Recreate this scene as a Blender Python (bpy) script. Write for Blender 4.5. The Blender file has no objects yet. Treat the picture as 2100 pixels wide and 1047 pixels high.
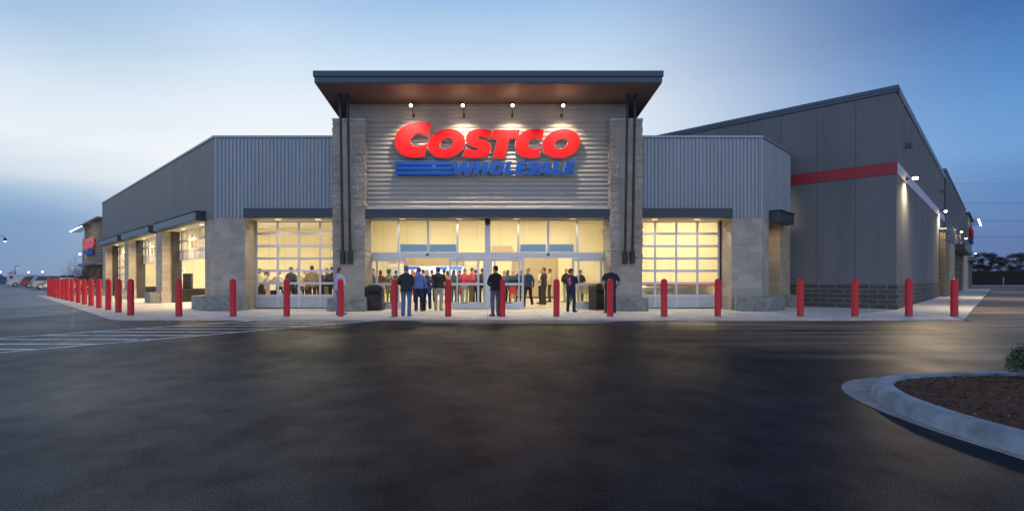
import bpy, bmesh, math, random
from mathutils import Vector, Matrix, noise
random.seed(7)
PI = math.pi
SC = bpy.context.scene
COL = SC.collection
R2 = math.sqrt(0.5)

# ---------------------------------------------------------------- camera, sky, sun, exposure
F, CX, HY, CH = 1050.0, 1000.0, 571.0, 1.3       # focal length and principal point in photo pixels, eye height
cam = bpy.data.cameras.new('camera'); camo = bpy.data.objects.new('camera', cam); COL.objects.link(camo)
cam.sensor_width = 36; cam.lens = 18.0
cam.shift_x = (1050 - CX) / 2100; cam.shift_y = (HY - 523.5) / 2100
cam.clip_end = 5000; cam.clip_start = 0.05
camo.location = (0, 0, CH); camo.rotation_euler = (PI / 2, 0, 0)
SC.camera = camo
SC.view_settings.view_transform = 'Standard'; SC.view_settings.look = 'None'
SC.view_settings.exposure = 0.0; SC.view_settings.gamma = 1.0; SC.view_settings.use_curve_mapping = False

def s2l(r, g, b, a=1.0):
    f = lambda c: (c / 255 / 12.92) if c / 255 <= 0.04045 else ((c / 255 + 0.055) / 1.055) ** 2.4
    return (f(r), f(g), f(b), a)

world = bpy.data.worlds.new('World'); SC.world = world; world.use_nodes = True
wt = world.node_tree; wt.nodes.clear()
def WN(t, **kw):
    n = wt.nodes.new(t)
    for k, v in kw.items(): setattr(n, k, v)
    return n
def wmath(op, a, b=None, clamp=False):
    n = WN('ShaderNodeMath', operation=op, use_clamp=clamp)
    for i, v in enumerate((a, b)):
        if v is None: continue
        if isinstance(v, (int, float)): n.inputs[i].default_value = v
        else: wt.links.new(v, n.inputs[i])
    return n.outputs[0]
def wramp(fac, stops):
    n = WN('ShaderNodeValToRGB'); cr = n.color_ramp
    while len(cr.elements) > 1: cr.elements.remove(cr.elements[-1])
    cr.elements[0].position = stops[0][0]; cr.elements[0].color = s2l(*stops[0][1])
    for p, c in stops[1:]:
        e = cr.elements.new(p); e.color = s2l(*c)
    wt.links.new(fac, n.inputs[0]); return n.outputs[0]
def wmix(f, a, b):
    n = WN('ShaderNodeMix', data_type='RGBA')
    for i, v in ((0, f), (6, a), (7, b)):
        if isinstance(v, (int, float)): n.inputs[i].default_value = v
        else: wt.links.new(v, n.inputs[i])
    return n.outputs[2]
geo = WN('ShaderNodeTexCoord'); sep = WN('ShaderNodeSeparateXYZ'); wt.links.new(geo.outputs['Generated'], sep.inputs[0])
sx, sy, sz = sep.outputs
el = wmath('MAXIMUM', sz, 0.0)
hyp = wmath('SQRT', wmath('ADD', wmath('MULTIPLY', sx, sx), wmath('ADD', wmath('MULTIPLY', sy, sy), 0.0001)))
azn = wmath('DIVIDE', sx, hyp)
# soft warp of the elevation so that bands are not ruler straight
cmb = WN('ShaderNodeCombineXYZ'); zz = wmath('ADD', el, 0.12)
wt.links.new(wmath('DIVIDE', sx, zz), cmb.inputs[0]); wt.links.new(wmath('MULTIPLY', wmath('DIVIDE', sy, zz), 1.6), cmb.inputs[1])
nz = WN('ShaderNodeTexNoise'); nz.inputs['Scale'].default_value = 0.8; nz.inputs['Detail'].default_value = 5; nz.inputs['Roughness'].default_value = 0.55
wt.links.new(cmb.outputs[0], nz.inputs['Vector'])
warp = wmath('MULTIPLY', wmath('SUBTRACT', nz.outputs[0], 0.5), 0.05)
elw = wmath('ADD', el, wmath('MULTIPLY', warp, wmath('SUBTRACT', 1.0, el)))
left = wramp(elw, [(0.0, (110, 147, 186)), (0.085, (120, 157, 198)), (0.12, (150, 182, 214)), (0.155, (208, 222, 235)), (0.21, (232, 240, 247)), (0.28, (216, 230, 243)),
                   (0.36, (168, 198, 227)), (0.5, (120, 160, 208)), (1.0, (60, 95, 145))])
mid = wramp(elw, [(0.0, (135, 170, 204)), (0.07, (185, 208, 229)), (0.12, (230, 237, 244)), (0.20, (245, 249, 252)), (0.31, (229, 239, 249)), (0.40, (196, 219, 242)),
                  (0.48, (156, 192, 231)), (0.60, (100, 142, 198)), (1.0, (58, 92, 142))])
right = wramp(elw, [(0.0, (96, 118, 164)), (0.06, (93, 122, 174)), (0.12, (96, 138, 192)), (0.18, (108, 157, 210)), (0.235, (98, 150, 208)), (0.30, (80, 132, 193)),
                    (0.36, (60, 108, 172)), (0.5, (42, 83, 147)), (1.0, (36, 64, 115))])
def smooth(v, a, b):
    n = WN('ShaderNodeMapRange', interpolation_type='SMOOTHSTEP'); wt.links.new(v, n.inputs[0])
    n.inputs[1].default_value = a; n.inputs[2].default_value = b; return n.outputs[0]
skyc = wmix(smooth(azn, -0.70, -0.36), left, mid)
skyc = wmix(smooth(azn, 0.12, 0.76), skyc, right)
# thin cloud streaks
map2 = WN('ShaderNodeMapping'); map2.inputs['Scale'].default_value = (0.5, 1.5, 1); map2.inputs['Location'].default_value = (3.1, 1.7, 0)
wt.links.new(cmb.outputs[0], map2.inputs[0])
nz2 = WN('ShaderNodeTexNoise'); nz2.inputs['Scale'].default_value = 1.3; nz2.inputs['Detail'].default_value = 7; nz2.inputs['Roughness'].default_value = 0.6
wt.links.new(map2.outputs[0], nz2.inputs['Vector'])
cl = smooth(nz2.outputs[0], 0.52, 0.78)
skyc = wmix(wmath('MULTIPLY', cl, 0.13), skyc, wramp(el, [(0.0, (96, 118, 158)), (0.25, (150, 182, 214)), (1, (110, 140, 180))]))
# the paler, brighter half of the evening sky behind the photographer
back = wmath('MULTIPLY', smooth(sy, 0.15, -0.55), wmath('SUBTRACT', 1.0, smooth(el, 0.35, 0.95)))
skyc = wmix(back, skyc, wramp(el, [(0.0, (206, 216, 236)), (0.5, (186, 206, 236)), (1.0, (110, 142, 192))]))
nish = WN('ShaderNodeTexSky', sky_type='NISHITA'); nish.sun_disc = False; nish.sun_elevation = math.radians(2.0); nish.sun_rotation = math.radians(-28)
nish.air_density = 1.0; nish.dust_density = 0.3
bg1 = WN('ShaderNodeBackground'); wt.links.new(skyc, bg1.inputs[0]); wt.links.new(wmath('ADD', 1.0, wmath('MULTIPLY', back, 0.5)), bg1.inputs[1])
bg2 = WN('ShaderNodeBackground'); wt.links.new(nish.outputs[0], bg2.inputs[0]); bg2.inputs[1].default_value = 0.004
addw = WN('ShaderNodeAddShader'); wt.links.new(bg1.outputs[0], addw.inputs[0]); wt.links.new(bg2.outputs[0], addw.inputs[1])
wo = WN('ShaderNodeOutputWorld'); wt.links.new(addw.outputs[0], wo.inputs[0])

sun = bpy.data.lights.new('sun', 'SUN'); sun.energy = 0.25; sun.angle = math.radians(25); sun.color = (0.85, 0.92, 1.0)
suno = bpy.data.objects.new('sun', sun); COL.objects.link(suno)
suno.rotation_euler = (math.radians(62), 0, math.radians(28 + 180))    # soft glow of the bright sky ahead on the left

# ---------------------------------------------------------------- mesh helpers
class MB:
    """collects faces; fr = (origin, a-direction, outward direction) maps local (a, n, z) to the world"""
    def __init__(s, fr=None): s.v = []; s.f = []; s.uv = []; s.sm = []; s.mi = []; s.fr = fr; s.m = 0
    def P(s, p):
        if s.fr is None: return (p[0], p[1], p[2])
        o, a, n = s.fr
        return (o[0] + a[0] * p[0] + n[0] * p[1], o[1] + a[1] * p[0] + n[1] * p[1], p[2])
    def face(s, pts, uvs=None, smooth=False):
        i = len(s.v); s.v += [s.P(p) for p in pts]; s.f.append(tuple(range(i, i + len(pts))))
        if uvs is None: uvs = [(p[0], p[2]) for p in pts]
        s.uv += list(uvs); s.sm.append(smooth); s.mi.append(s.m)
    def box(s, x0, x1, y0, y1, z0, z1):
        if x0 > x1: x0, x1 = x1, x0
        if y0 > y1: y0, y1 = y1, y0
        P = [(x, y, z) for z in (z0, z1) for y in (y0, y1) for x in (x0, x1)]
        for q, ax in (((0, 2, 3, 1), 'z'), ((4, 5, 7, 6), 'z'), ((0, 1, 5, 4), 'y'), ((2, 6, 7, 3), 'y'), ((0, 4, 6, 2), 'x'), ((1, 3, 7, 5), 'x')):
            pts = [P[k] for k in q]
            uv = [((p[0], p[1]) if ax == 'z' else (p[0], p[2]) if ax == 'y' else (p[1], p[2])) for p in pts]
            s.face(pts, uv)
    def prism(s, poly, z0, z1, caps=True):
        d = 0.0; n = len(poly)
        for i in range(n):
            a, b = poly[i], poly[(i + 1) % n]; L = math.hypot(b[0] - a[0], b[1] - a[1])
            s.face([(a[0], a[1], z0), (b[0], b[1], z0), (b[0], b[1], z1), (a[0], a[1], z1)], [(d, z0), (d + L, z0), (d + L, z1), (d, z1)]); d += L
        if caps:
            s.face([(p[0], p[1], z1) for p in poly], [(p[0], p[1]) for p in poly])
            s.face([(p[0], p[1], z0) for p in reversed(poly)], [(p[0], p[1]) for p in reversed(poly)])
    def mesh(s, name, mats, merge=0.0, recalc=True):
        me = bpy.data.meshes.new(name); me.from_pydata(s.v, [], s.f)
        ul = me.uv_layers.new(name='UVMap')
        for i, u in enumerate(s.uv): ul.data[i].uv = u
        for i, p in enumerate(me.polygons): p.use_smooth = s.sm[i]; p.material_index = s.mi[i]
        for m in (mats if isinstance(mats, (list, tuple)) else [mats]): me.materials.append(m)
        bm = bmesh.new(); bm.from_mesh(me)
        if merge: bmesh.ops.remove_doubles(bm, verts=bm.verts, dist=merge)
        if recalc:
            if not merge: bmesh.ops.remove_doubles(bm, verts=bm.verts, dist=1e-5)
            bmesh.ops.recalc_face_normals(bm, faces=bm.faces)
        bm.to_mesh(me); bm.free(); return me
    def build(s, name, mats, parent=None, world=True, bevel=0.0, **kw):
        o = bpy.data.objects.new(name, s.mesh(name, mats, **kw)); COL.objects.link(o)
        if parent is not None:
            o.parent = parent
            if world:
                w = parent_loc(parent); o.location = (-w[0], -w[1], -w[2])
        if bevel:
            b = o.modifiers.new('Bevel', 'BEVEL'); b.width = bevel; b.segments = 2; b.limit_method = 'ANGLE'
        return o
def parent_loc(p):
    v = Vector((0, 0, 0))
    while p is not None: v += Vector(p.location); p = p.parent
    return v
def tag(o, label=None, cat=None, group=None, kind=None):
    if label: o['label'] = label
    if cat: o['category'] = cat
    if group: o['group'] = group
    if kind: o['kind'] = kind
    return o
def empty(name, loc, rz=0.0, label=None, cat=None, group=None):
    o = bpy.data.objects.new(name, None); o.location = loc; o.rotation_euler = (0, 0, rz); o.empty_display_size = 0.2
    COL.objects.link(o); return tag(o, label, cat, group)
def copy_tree(o, parent=None):
    c = o.copy(); COL.objects.link(c); c.parent = parent
    for ch in list(o.children): copy_tree(ch, c)
    return c
def gpx(px, py, z=0.0):                                   # photo pixel of a point at height z -> X, Y
    Y = F * (CH - z) / (py - HY); return ((px - CX) / F * Y, Y)
def tube(mb, pts, rads, seg=8, smooth=True, sy=1.0, caps=True):
    pts = [Vector(p) for p in pts]; rings = []
    up = None
    for i, p in enumerate(pts):
        t = (pts[min(i + 1, len(pts) - 1)] - pts[max(i - 1, 0)]).normalized()
        ref = Vector((0, 1, 0)) if abs(t.y) < 0.9 else Vector((1, 0, 0))
        u = t.cross(ref).normalized(); w = t.cross(u).normalized(); r = rads[i]
        rings.append([p + u * math.cos(2 * PI * k / seg) * r + w * math.sin(2 * PI * k / seg) * r * sy for k in range(seg)])
    if caps and rads[0] > 0.0:
        def cap(c, ring, d, r):
            out = [[c + (q - c) * 0.72 + d * r * 0.6 for q in ring]]; return out, c + d * r * 0.92
        d0 = (pts[0] - pts[1]).normalized(); d1 = (pts[-1] - pts[-2]).normalized()
        a, tip0 = cap(pts[0], rings[0], d0, rads[0]); b, tip1 = cap(pts[-1], rings[-1], d1, rads[-1])
        rings = a + rings + b
    for a, b in zip(rings, rings[1:]):
        for k in range(seg): mb.face([a[k], a[(k + 1) % seg], b[(k + 1) % seg], b[k]], smooth=smooth)
    if caps:
        for k in range(seg):
            mb.face([rings[0][k], tip0, rings[0][(k + 1) % seg]], smooth=smooth); mb.face([rings[-1][k], rings[-1][(k + 1) % seg], tip1], smooth=smooth)
def lathe(mb, prof, c=(0, 0), seg=20, smooth=True, sxy=(1, 1)):
    n = len(prof)
    for i in range(n - 1):
        (r0, z0), (r1, z1) = prof[i], prof[i + 1]
        for k in range(seg):
            a, b = 2 * PI * k / seg, 2 * PI * (k + 1) / seg
            q = lambda r, t, z: (c[0] + r * math.cos(t) * sxy[0], c[1] + r * math.sin(t) * sxy[1], z)
            pts = [q(r0, a, z0), q(r0, b, z0), q(r1, b, z1), q(r1, a, z1)]
            if r0 < 1e-6: pts = [pts[0], pts[2], pts[3]]
            elif r1 < 1e-6: pts = pts[:3]
            mb.face(pts, smooth=smooth)
def ellips(mb, c, r, seg=14, rows=9):
    for i in range(rows):
        a, b = -PI / 2 + PI * i / rows, -PI / 2 + PI * (i + 1) / rows
        for k in range(seg):
            s0, s1 = 2 * PI * k / seg, 2 * PI * (k + 1) / seg
            q = lambda e, t: (c[0] + r[0] * math.cos(e) * math.cos(t), c[1] + r[1] * math.cos(e) * math.sin(t), c[2] + r[2] * math.sin(e))
            pts = [q(a, s0), q(a, s1), q(b, s1), q(b, s0)]
            if i == 0: pts = [pts[0], pts[2], pts[3]]
            if i == rows - 1: pts = pts[:3]
            mb.face(pts, smooth=True)
def loft(mb, rings, seg=18):                               # rings: (cx, cy, z, rx, ry)
    R = [[(c[0] + c[3] * math.cos(2 * PI * k / seg), c[1] + c[4] * math.sin(2 * PI * k / seg), c[2]) for k in range(seg)] for c in rings]
    for a, b in zip(R, R[1:]):
        for k in range(seg): mb.face([a[k], a[(k + 1) % seg], b[(k + 1) % seg], b[k]], smooth=True)
    mb.face(list(reversed(R[0])), smooth=True); mb.face(R[-1], smooth=True)

# ---------------------------------------------------------------- materials
def nodes(name):
    m = bpy.data.materials.new(name); m.use_nodes = True; nt = m.node_tree
    return m, nt, nt.nodes['Principled BSDF'], nt.nodes['Material Output']
def mat(name, col, rough=0.6, metal=0.0, vary=0.15, vscale=3.0, bump=0.0, bscale=40.0, coord='Object', spec=0.5, detail=6, stretch=None, coat=0.0, rvary=0.0):
    m, nt, b, out = nodes(name); N = nt.nodes; L = nt.links
    tc = N.new('ShaderNodeTexCoord'); src = tc.outputs[coord]
    if stretch:
        mp = N.new('ShaderNodeMapping'); mp.inputs['Scale'].default_value = stretch; L.new(src, mp.inputs[0]); src = mp.outputs[0]
    nz = N.new('ShaderNodeTexNoise'); nz.inputs['Scale'].default_value = vscale; nz.inputs['Detail'].default_value = detail; nz.inputs['Roughness'].default_value = 0.62
    L.new(src, nz.inputs['Vector'])
    mx = N.new('ShaderNodeMix'); mx.data_type = 'RGBA'
    c = Vector(col[:3]); mx.inputs[6].default_value = (*[max(0, v * (1 - vary)) for v in c], 1); mx.inputs[7].default_value = (*[min(1, v * (1 + vary)) for v in c], 1)
    mr = N.new('ShaderNodeMapRange'); mr.inputs[1].default_value = 0.3; mr.inputs[2].default_value = 0.7; L.new(nz.outputs[0], mr.inputs[0])
    L.new(mr.outputs[0], mx.inputs[0]); L.new(mx.outputs[2], b.inputs['Base Color'])
    b.inputs['Roughness'].default_value = rough; b.inputs['Metallic'].default_value = metal; b.inputs['Specular IOR Level'].default_value = spec
    b.inputs['Coat Weight'].default_value = coat
    if rvary:
        r2 = N.new('ShaderNodeMapRange'); r2.inputs[1].default_value = 0.3; r2.inputs[2].default_value = 0.7; r2.inputs[3].default_value = rough - rvary; r2.inputs[4].default_value = rough + rvary
        L.new(nz.outputs[0], r2.inputs[0]); L.new(r2.outputs[0], b.inputs['Roughness'])
    if bump:
        n2 = N.new('ShaderNodeTexNoise'); n2.inputs['Scale'].default_value = bscale; n2.inputs['Detail'].default_value = 4; L.new(src, n2.inputs['Vector'])
        bp = N.new('ShaderNodeBump'); bp.inputs['Strength'].default_value = min(1, bump * 10); bp.inputs['Distance'].default_value = bump * 0.1
        L.new(n2.outputs[0], bp.inputs['Height']); L.new(bp.outputs[0], b.inputs['Normal'])
    return m
def brickmat(name, c1, c2, mortar, bw=0.4, rh=0.2, ms=0.006, rough=0.85, bump=0.01, nscale=14, nbump=0.012, offset=0.5, coord='UV', bias=0.0, vary=0.25, mdepth=1.0):
    m, nt, b, out = nodes(name); N = nt.nodes; L = nt.links
    tc = N.new('ShaderNodeTexCoord'); src = tc.outputs[coord]
    bt = N.new('ShaderNodeTexBrick'); bt.offset = offset; bt.inputs['Scale'].default_value = 1; bt.inputs['Brick Width'].default_value = bw; bt.inputs['Row Height'].default_value = rh
    bt.inputs['Mortar Size'].default_value = ms; bt.inputs['Mortar Smooth'].default_value = 0.3; bt.inputs['Bias'].default_value = bias
    bt.inputs['Color1'].default_value = (*c1, 1); bt.inputs['Color2'].default_value = (*c2, 1); bt.inputs['Mortar'].default_value = (*mortar, 1)
    L.new(src, bt.inputs['Vector'])
    nz = N.new('ShaderNodeTexNoise'); nz.inputs['Scale'].default_value = nscale; nz.inputs['Detail'].default_value = 8; nz.inputs['Roughness'].default_value = 0.65; L.new(src, nz.inputs['Vector'])
    nl = N.new('ShaderNodeTexNoise'); nl.inputs['Scale'].default_value = 0.9; nl.inputs['Detail'].default_value = 4; L.new(src, nl.inputs['Vector'])
    ad = N.new('ShaderNodeMath'); ad.operation = 'ADD'; L.new(nz.outputs[0], ad.inputs[0]); L.new(nl.outputs[0], ad.inputs[1])
    mr = N.new('ShaderNodeMapRange'); mr.inputs[1].default_value = 0.7; mr.inputs[2].default_value = 1.3; mr.inputs[3].default_value = 1 - vary; mr.inputs[4].default_value = 1 + vary; L.new(ad.outputs[0], mr.inputs[0])
    mu = N.new('ShaderNodeVectorMath'); mu.operation = 'SCALE'; L.new(bt.outputs[0], mu.inputs[0]); L.new(mr.outputs[0], mu.inputs['Scale'])
    L.new(mu.outputs[0], b.inputs['Base Color']); b.inputs['Roughness'].default_value = rough
    h = N.new('ShaderNodeMath'); h.operation = 'MULTIPLY_ADD'; L.new(bt.outputs['Fac'], h.inputs[0]); h.inputs[1].default_value = -bump * mdepth; 
    h2 = N.new('ShaderNodeMath'); h2.operation = 'MULTIPLY'; L.new(nz.outputs[0], h2.inputs[0]); h2.inputs[1].default_value = nbump
    L.new(h2.outputs[0], h.inputs[2])
    bp = N.new('ShaderNodeBump'); bp.inputs['Strength'].default_value = 1.0; bp.inputs['Distance'].default_value = 1.0; L.new(h.outputs[0], bp.inputs['Height']); L.new(bp.outputs[0], b.inputs['Normal'])
    return m
def glassmat(name, tint=(1, 1, 1), refl=0.035, rough=0.0):
    m, nt, b, out = nodes(name); N = nt.nodes; L = nt.links; N.remove(b)
    t = N.new('ShaderNodeBsdfTransparent'); t.inputs[0].default_value = (*tint, 1); g = N.new('ShaderNodeBsdfGlossy'); g.inputs['Roughness'].default_value = rough
    lw = N.new('ShaderNodeLayerWeight'); pw = N.new('ShaderNodeMath'); pw.operation = 'POWER'; L.new(lw.outputs['Facing'], pw.inputs[0]); pw.inputs[1].default_value = 5.0
    lw.inputs['Blend'].default_value = 0.5; fr = N.new('ShaderNodeMath'); fr.operation = 'MULTIPLY_ADD'; L.new(pw.outputs[0], fr.inputs[0]); fr.inputs[1].default_value = 0.9; fr.inputs[2].default_value = refl; mx = N.new('ShaderNodeMixShader'); L.new(fr.outputs[0], mx.inputs[0]); L.new(t.outputs[0], mx.inputs[1]); L.new(g.outputs[0], mx.inputs[2])
    L.new(mx.outputs[0], out.inputs[0]); return m
def emis(name, col, s):
    m, nt, b, out = nodes(name); b.inputs['Base Color'].default_value = (0.1, 0.1, 0.1, 1); b.inputs['Emission Color'].default_value = (*col, 1); b.inputs['Emission Strength'].default_value = s; return m

M = {}
M['siding'] = mat('siding', (0.25, 0.285, 0.335), 0.42, 0.35, 0.08, 1.5, stretch=(1, 1, 0.15))
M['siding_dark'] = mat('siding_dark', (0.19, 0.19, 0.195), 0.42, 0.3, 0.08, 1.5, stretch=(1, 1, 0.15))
M['siding_h'] = mat('siding_horizontal', (0.40, 0.385, 0.37), 0.5, 0.25, 0.06, 1.2)
M['coping'] = mat('coping', (0.26, 0.32, 0.37), 0.4, 0.3, 0.06, 2)
M['fascia'] = mat('fascia', (0.055, 0.085, 0.13), 0.5, 0.2, 0.06, 2)
M['beam'] = mat('beam', (0.05, 0.06, 0.08), 0.5, 0.2, 0.1, 2, bump=0.004, bscale=80)
M['beam_grey'] = mat('beam_grey', (0.15, 0.19, 0.235), 0.45, 0.2, 0.08, 2)
M['soffit'] = mat('soffit', (0.155, 0.115, 0.102), 0.75, 0.0, 0.12, 1.2, rvary=0.08)
M['soffit_white'] = mat('soffit_white', (0.55, 0.52, 0.44), 0.7, 0, 0.05, 2)
M['block'] = brickmat('block', (0.44, 0.385, 0.325), (0.35, 0.31, 0.27), (0.56, 0.52, 0.45), 0.6, 0.3, 0.007, nbump=0.010)
M['block_rough'] = brickmat('block_rough', (0.42, 0.375, 0.33), (0.34, 0.305, 0.27), (0.30, 0.27, 0.24), 0.6, 0.3, 0.004, nscale=18, nbump=0.03)
M['block_warm'] = brickmat('block_warm', (0.46, 0.38, 0.26), (0.36, 0.30, 0.21), (0.44, 0.38, 0.28), 0.6, 0.3, 0.005, nscale=16, nbump=0.02)
M['brick_dark'] = brickmat('brick_dark', (0.085, 0.075, 0.075), (0.062, 0.056, 0.058), (0.26, 0.25, 0.235), 0.62, 0.21, 0.012, nbump=0.01)
M['brick_tan'] = brickmat('brick_tan', (0.17, 0.135, 0.10), (0.13, 0.105, 0.08), (0.32, 0.28, 0.21), 0.62, 0.3, 0.016, nbump=0.01)
M['plinth'] = mat('plinth', (0.23, 0.235, 0.225), 0.85, 0, 0.35, 5, bump=0.06, bscale=25)
M['stucco'] = mat('stucco', (0.142, 0.149, 0.164), 0.9, 0, 0.13, 1.3, bump=0.02, bscale=120, stretch=(1, 1, 0.22))
M['joint'] = mat('joint', (0.08, 0.08, 0.08), 0.9)
M['red_band'] = mat('red_band', (0.30, 0.012, 0.03), 0.55, 0, 0.06, 2)
M['pale_band'] = mat('pale_band', (0.50, 0.48, 0.56), 0.5, 0, 0.05, 2)
M['alu'] = mat('aluminium', (0.60, 0.61, 0.65), 0.4, 0.35, 0.05, 2)
M['panel_white'] = mat('panel_white', (0.50, 0.50, 0.53), 0.5, 0, 0.05, 2)
M['cream'] = mat('cream_wall', (0.80, 0.73, 0.52), 0.85, 0, 0.03, 0.6)
M['white'] = mat('white_paint', (0.8, 0.79, 0.76), 0.6, 0, 0.04, 2)
M['shutter'] = mat('roll_shutter', (0.46, 0.38, 0.27), 0.55, 0.1, 0.05, 2)
M['ifloor'] = mat('interior_floor', (0.52, 0.47, 0.40), 0.35, 0, 0.08, 1.0)
M['glass'] = glassmat('glass', (0.97, 0.98, 0.96))
M['glass_blue'] = emis('pane_sky_glow', (0.09, 0.22, 0.42), 0.8); M['glass_blue'].node_tree.nodes['Principled BSDF'].inputs['Base Color'].default_value = (0.01, 0.015, 0.02, 1)  # sky blue put into the inner panes as emission
M['black'] = mat('black_plastic', (0.018, 0.018, 0.02), 0.45, 0, 0.2, 8, bump=0.01, bscale=60)
M['black_cloth'] = mat('black_cloth', (0.02, 0.018, 0.018), 0.85, 0, 0.3, 8)
M['bollard'] = mat('bollard_red', (0.60, 0.010, 0.026), 0.38, 0, 0.10, 3, spec=0.4, rvary=0.08)
def scuffed(m):
    nt = m.node_tree; N = nt.nodes; L = nt.links; b = N['Principled BSDF']; src = b.inputs['Base Color'].links[0].from_socket; tc = N.new('ShaderNodeTexCoord'); sp = N.new('ShaderNodeSeparateXYZ'); L.new(tc.outputs['Object'], sp.inputs[0])
    oi = N.new('ShaderNodeObjectInfo'); ad = N.new('ShaderNodeVectorMath'); ad.operation = 'ADD'; L.new(tc.outputs['Object'], ad.inputs[0]); L.new(oi.outputs['Location'], ad.inputs[1])
    nz = N.new('ShaderNodeTexNoise'); nz.inputs['Scale'].default_value = 9; nz.inputs['Detail'].default_value = 6; L.new(ad.outputs[0], nz.inputs[0])
    z = N.new('ShaderNodeMapRange'); L.new(sp.outputs[2], z.inputs[0]); z.inputs[1].default_value = 0.28; z.inputs[2].default_value = 0.0; z.inputs[3].default_value = 0.0; z.inputs[4].default_value = 0.30
    a = N.new('ShaderNodeMath'); L.new(z.outputs[0], a.inputs[0]); L.new(nz.outputs[0], a.inputs[1]); st = N.new('ShaderNodeMapRange'); L.new(a.outputs[0], st.inputs[0]); st.inputs[1].default_value = 0.62; st.inputs[2].default_value = 0.82; st.inputs[4].default_value = 0.65
    mx = N.new('ShaderNodeMix'); mx.data_type = 'RGBA'; L.new(st.outputs[0], mx.inputs[0]); L.new(src, mx.inputs[6]); mx.inputs[7].default_value = (0.10, 0.035, 0.035, 1); L.new(mx.outputs[2], b.inputs['Base Color'])
scuffed(M['bollard'])
M['red'] = mat('sign_red', (0.60, 0.010, 0.018), 0.75, 0, 0.03, 0.5, spec=0.15)
M['blue'] = mat('sign_blue', (0.012, 0.085, 0.43), 0.75, 0, 0.03, 0.5, spec=0.15)
M['trim'] = mat('sign_trim', (0.80, 0.74, 0.68), 0.4, 0.1, 0.03, 1)
M['darksteel'] = mat('dark_steel', (0.035, 0.035, 0.04), 0.5, 0.3, 0.2, 5)
M['chrome'] = mat('steel_wire', (0.42, 0.42, 0.43), 0.35, 0.8, 0.05, 5)
M['concrete'] = brickmat('sidewalk', (0.54, 0.53, 0.525), (0.49, 0.48, 0.475), (0.24, 0.23, 0.22), 1.86, 1.86, 0.012, rough=0.75, bump=0.006, nscale=6, nbump=0.003, offset=0.0, coord='Object', vary=0.26)
M['kerb'] = mat('kerb_concrete', (0.235, 0.285, 0.34), 0.7, 0, 0.40, 3.0, bump=0.02, bscale=60, detail=9)
M['gutter'] = mat('gutter_concrete', (0.29, 0.28, 0.275), 0.8, 0, 0.34, 4.0, bump=0.02, bscale=80, detail=9)
M['paint'] = mat('road_paint', (0.72, 0.75, 0.78), 0.7, 0, 0.30, 9.0, detail=9)
def worn(m, lo, hi, sc):
    nt = m.node_tree; N = nt.nodes; L = nt.links; b = N['Principled BSDF']; out = N['Material Output']; tc = N.new('ShaderNodeTexCoord'); nz = N.new('ShaderNodeTexNoise'); nz.inputs['Scale'].default_value = sc; nz.inputs['Detail'].default_value = 9; nz.inputs['Roughness'].default_value = 0.75; L.new(tc.outputs['Object'], nz.inputs[0])
    mr = N.new('ShaderNodeMapRange'); L.new(nz.outputs[0], mr.inputs[0]); mr.inputs[1].default_value = lo; mr.inputs[2].default_value = hi; t = N.new('ShaderNodeBsdfTransparent'); mx = N.new('ShaderNodeMixShader'); L.new(mr.outputs[0], mx.inputs[0]); L.new(b.outputs[0], mx.inputs[1]); L.new(t.outputs[0], mx.inputs[2]); L.new(mx.outputs[0], out.inputs[0])
worn(M['paint'], 0.52, 0.68, 3.5)
M['lamp'] = emis('lamp_warm', (1.0, 0.74, 0.42), 30)
M['lamp_soft'] = emis('lamp_soft', (1.0, 0.80, 0.5), 1.6)
M['lamp_cool'] = emis('lamp_cool', (0.95, 0.95, 1.0), 5)

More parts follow.
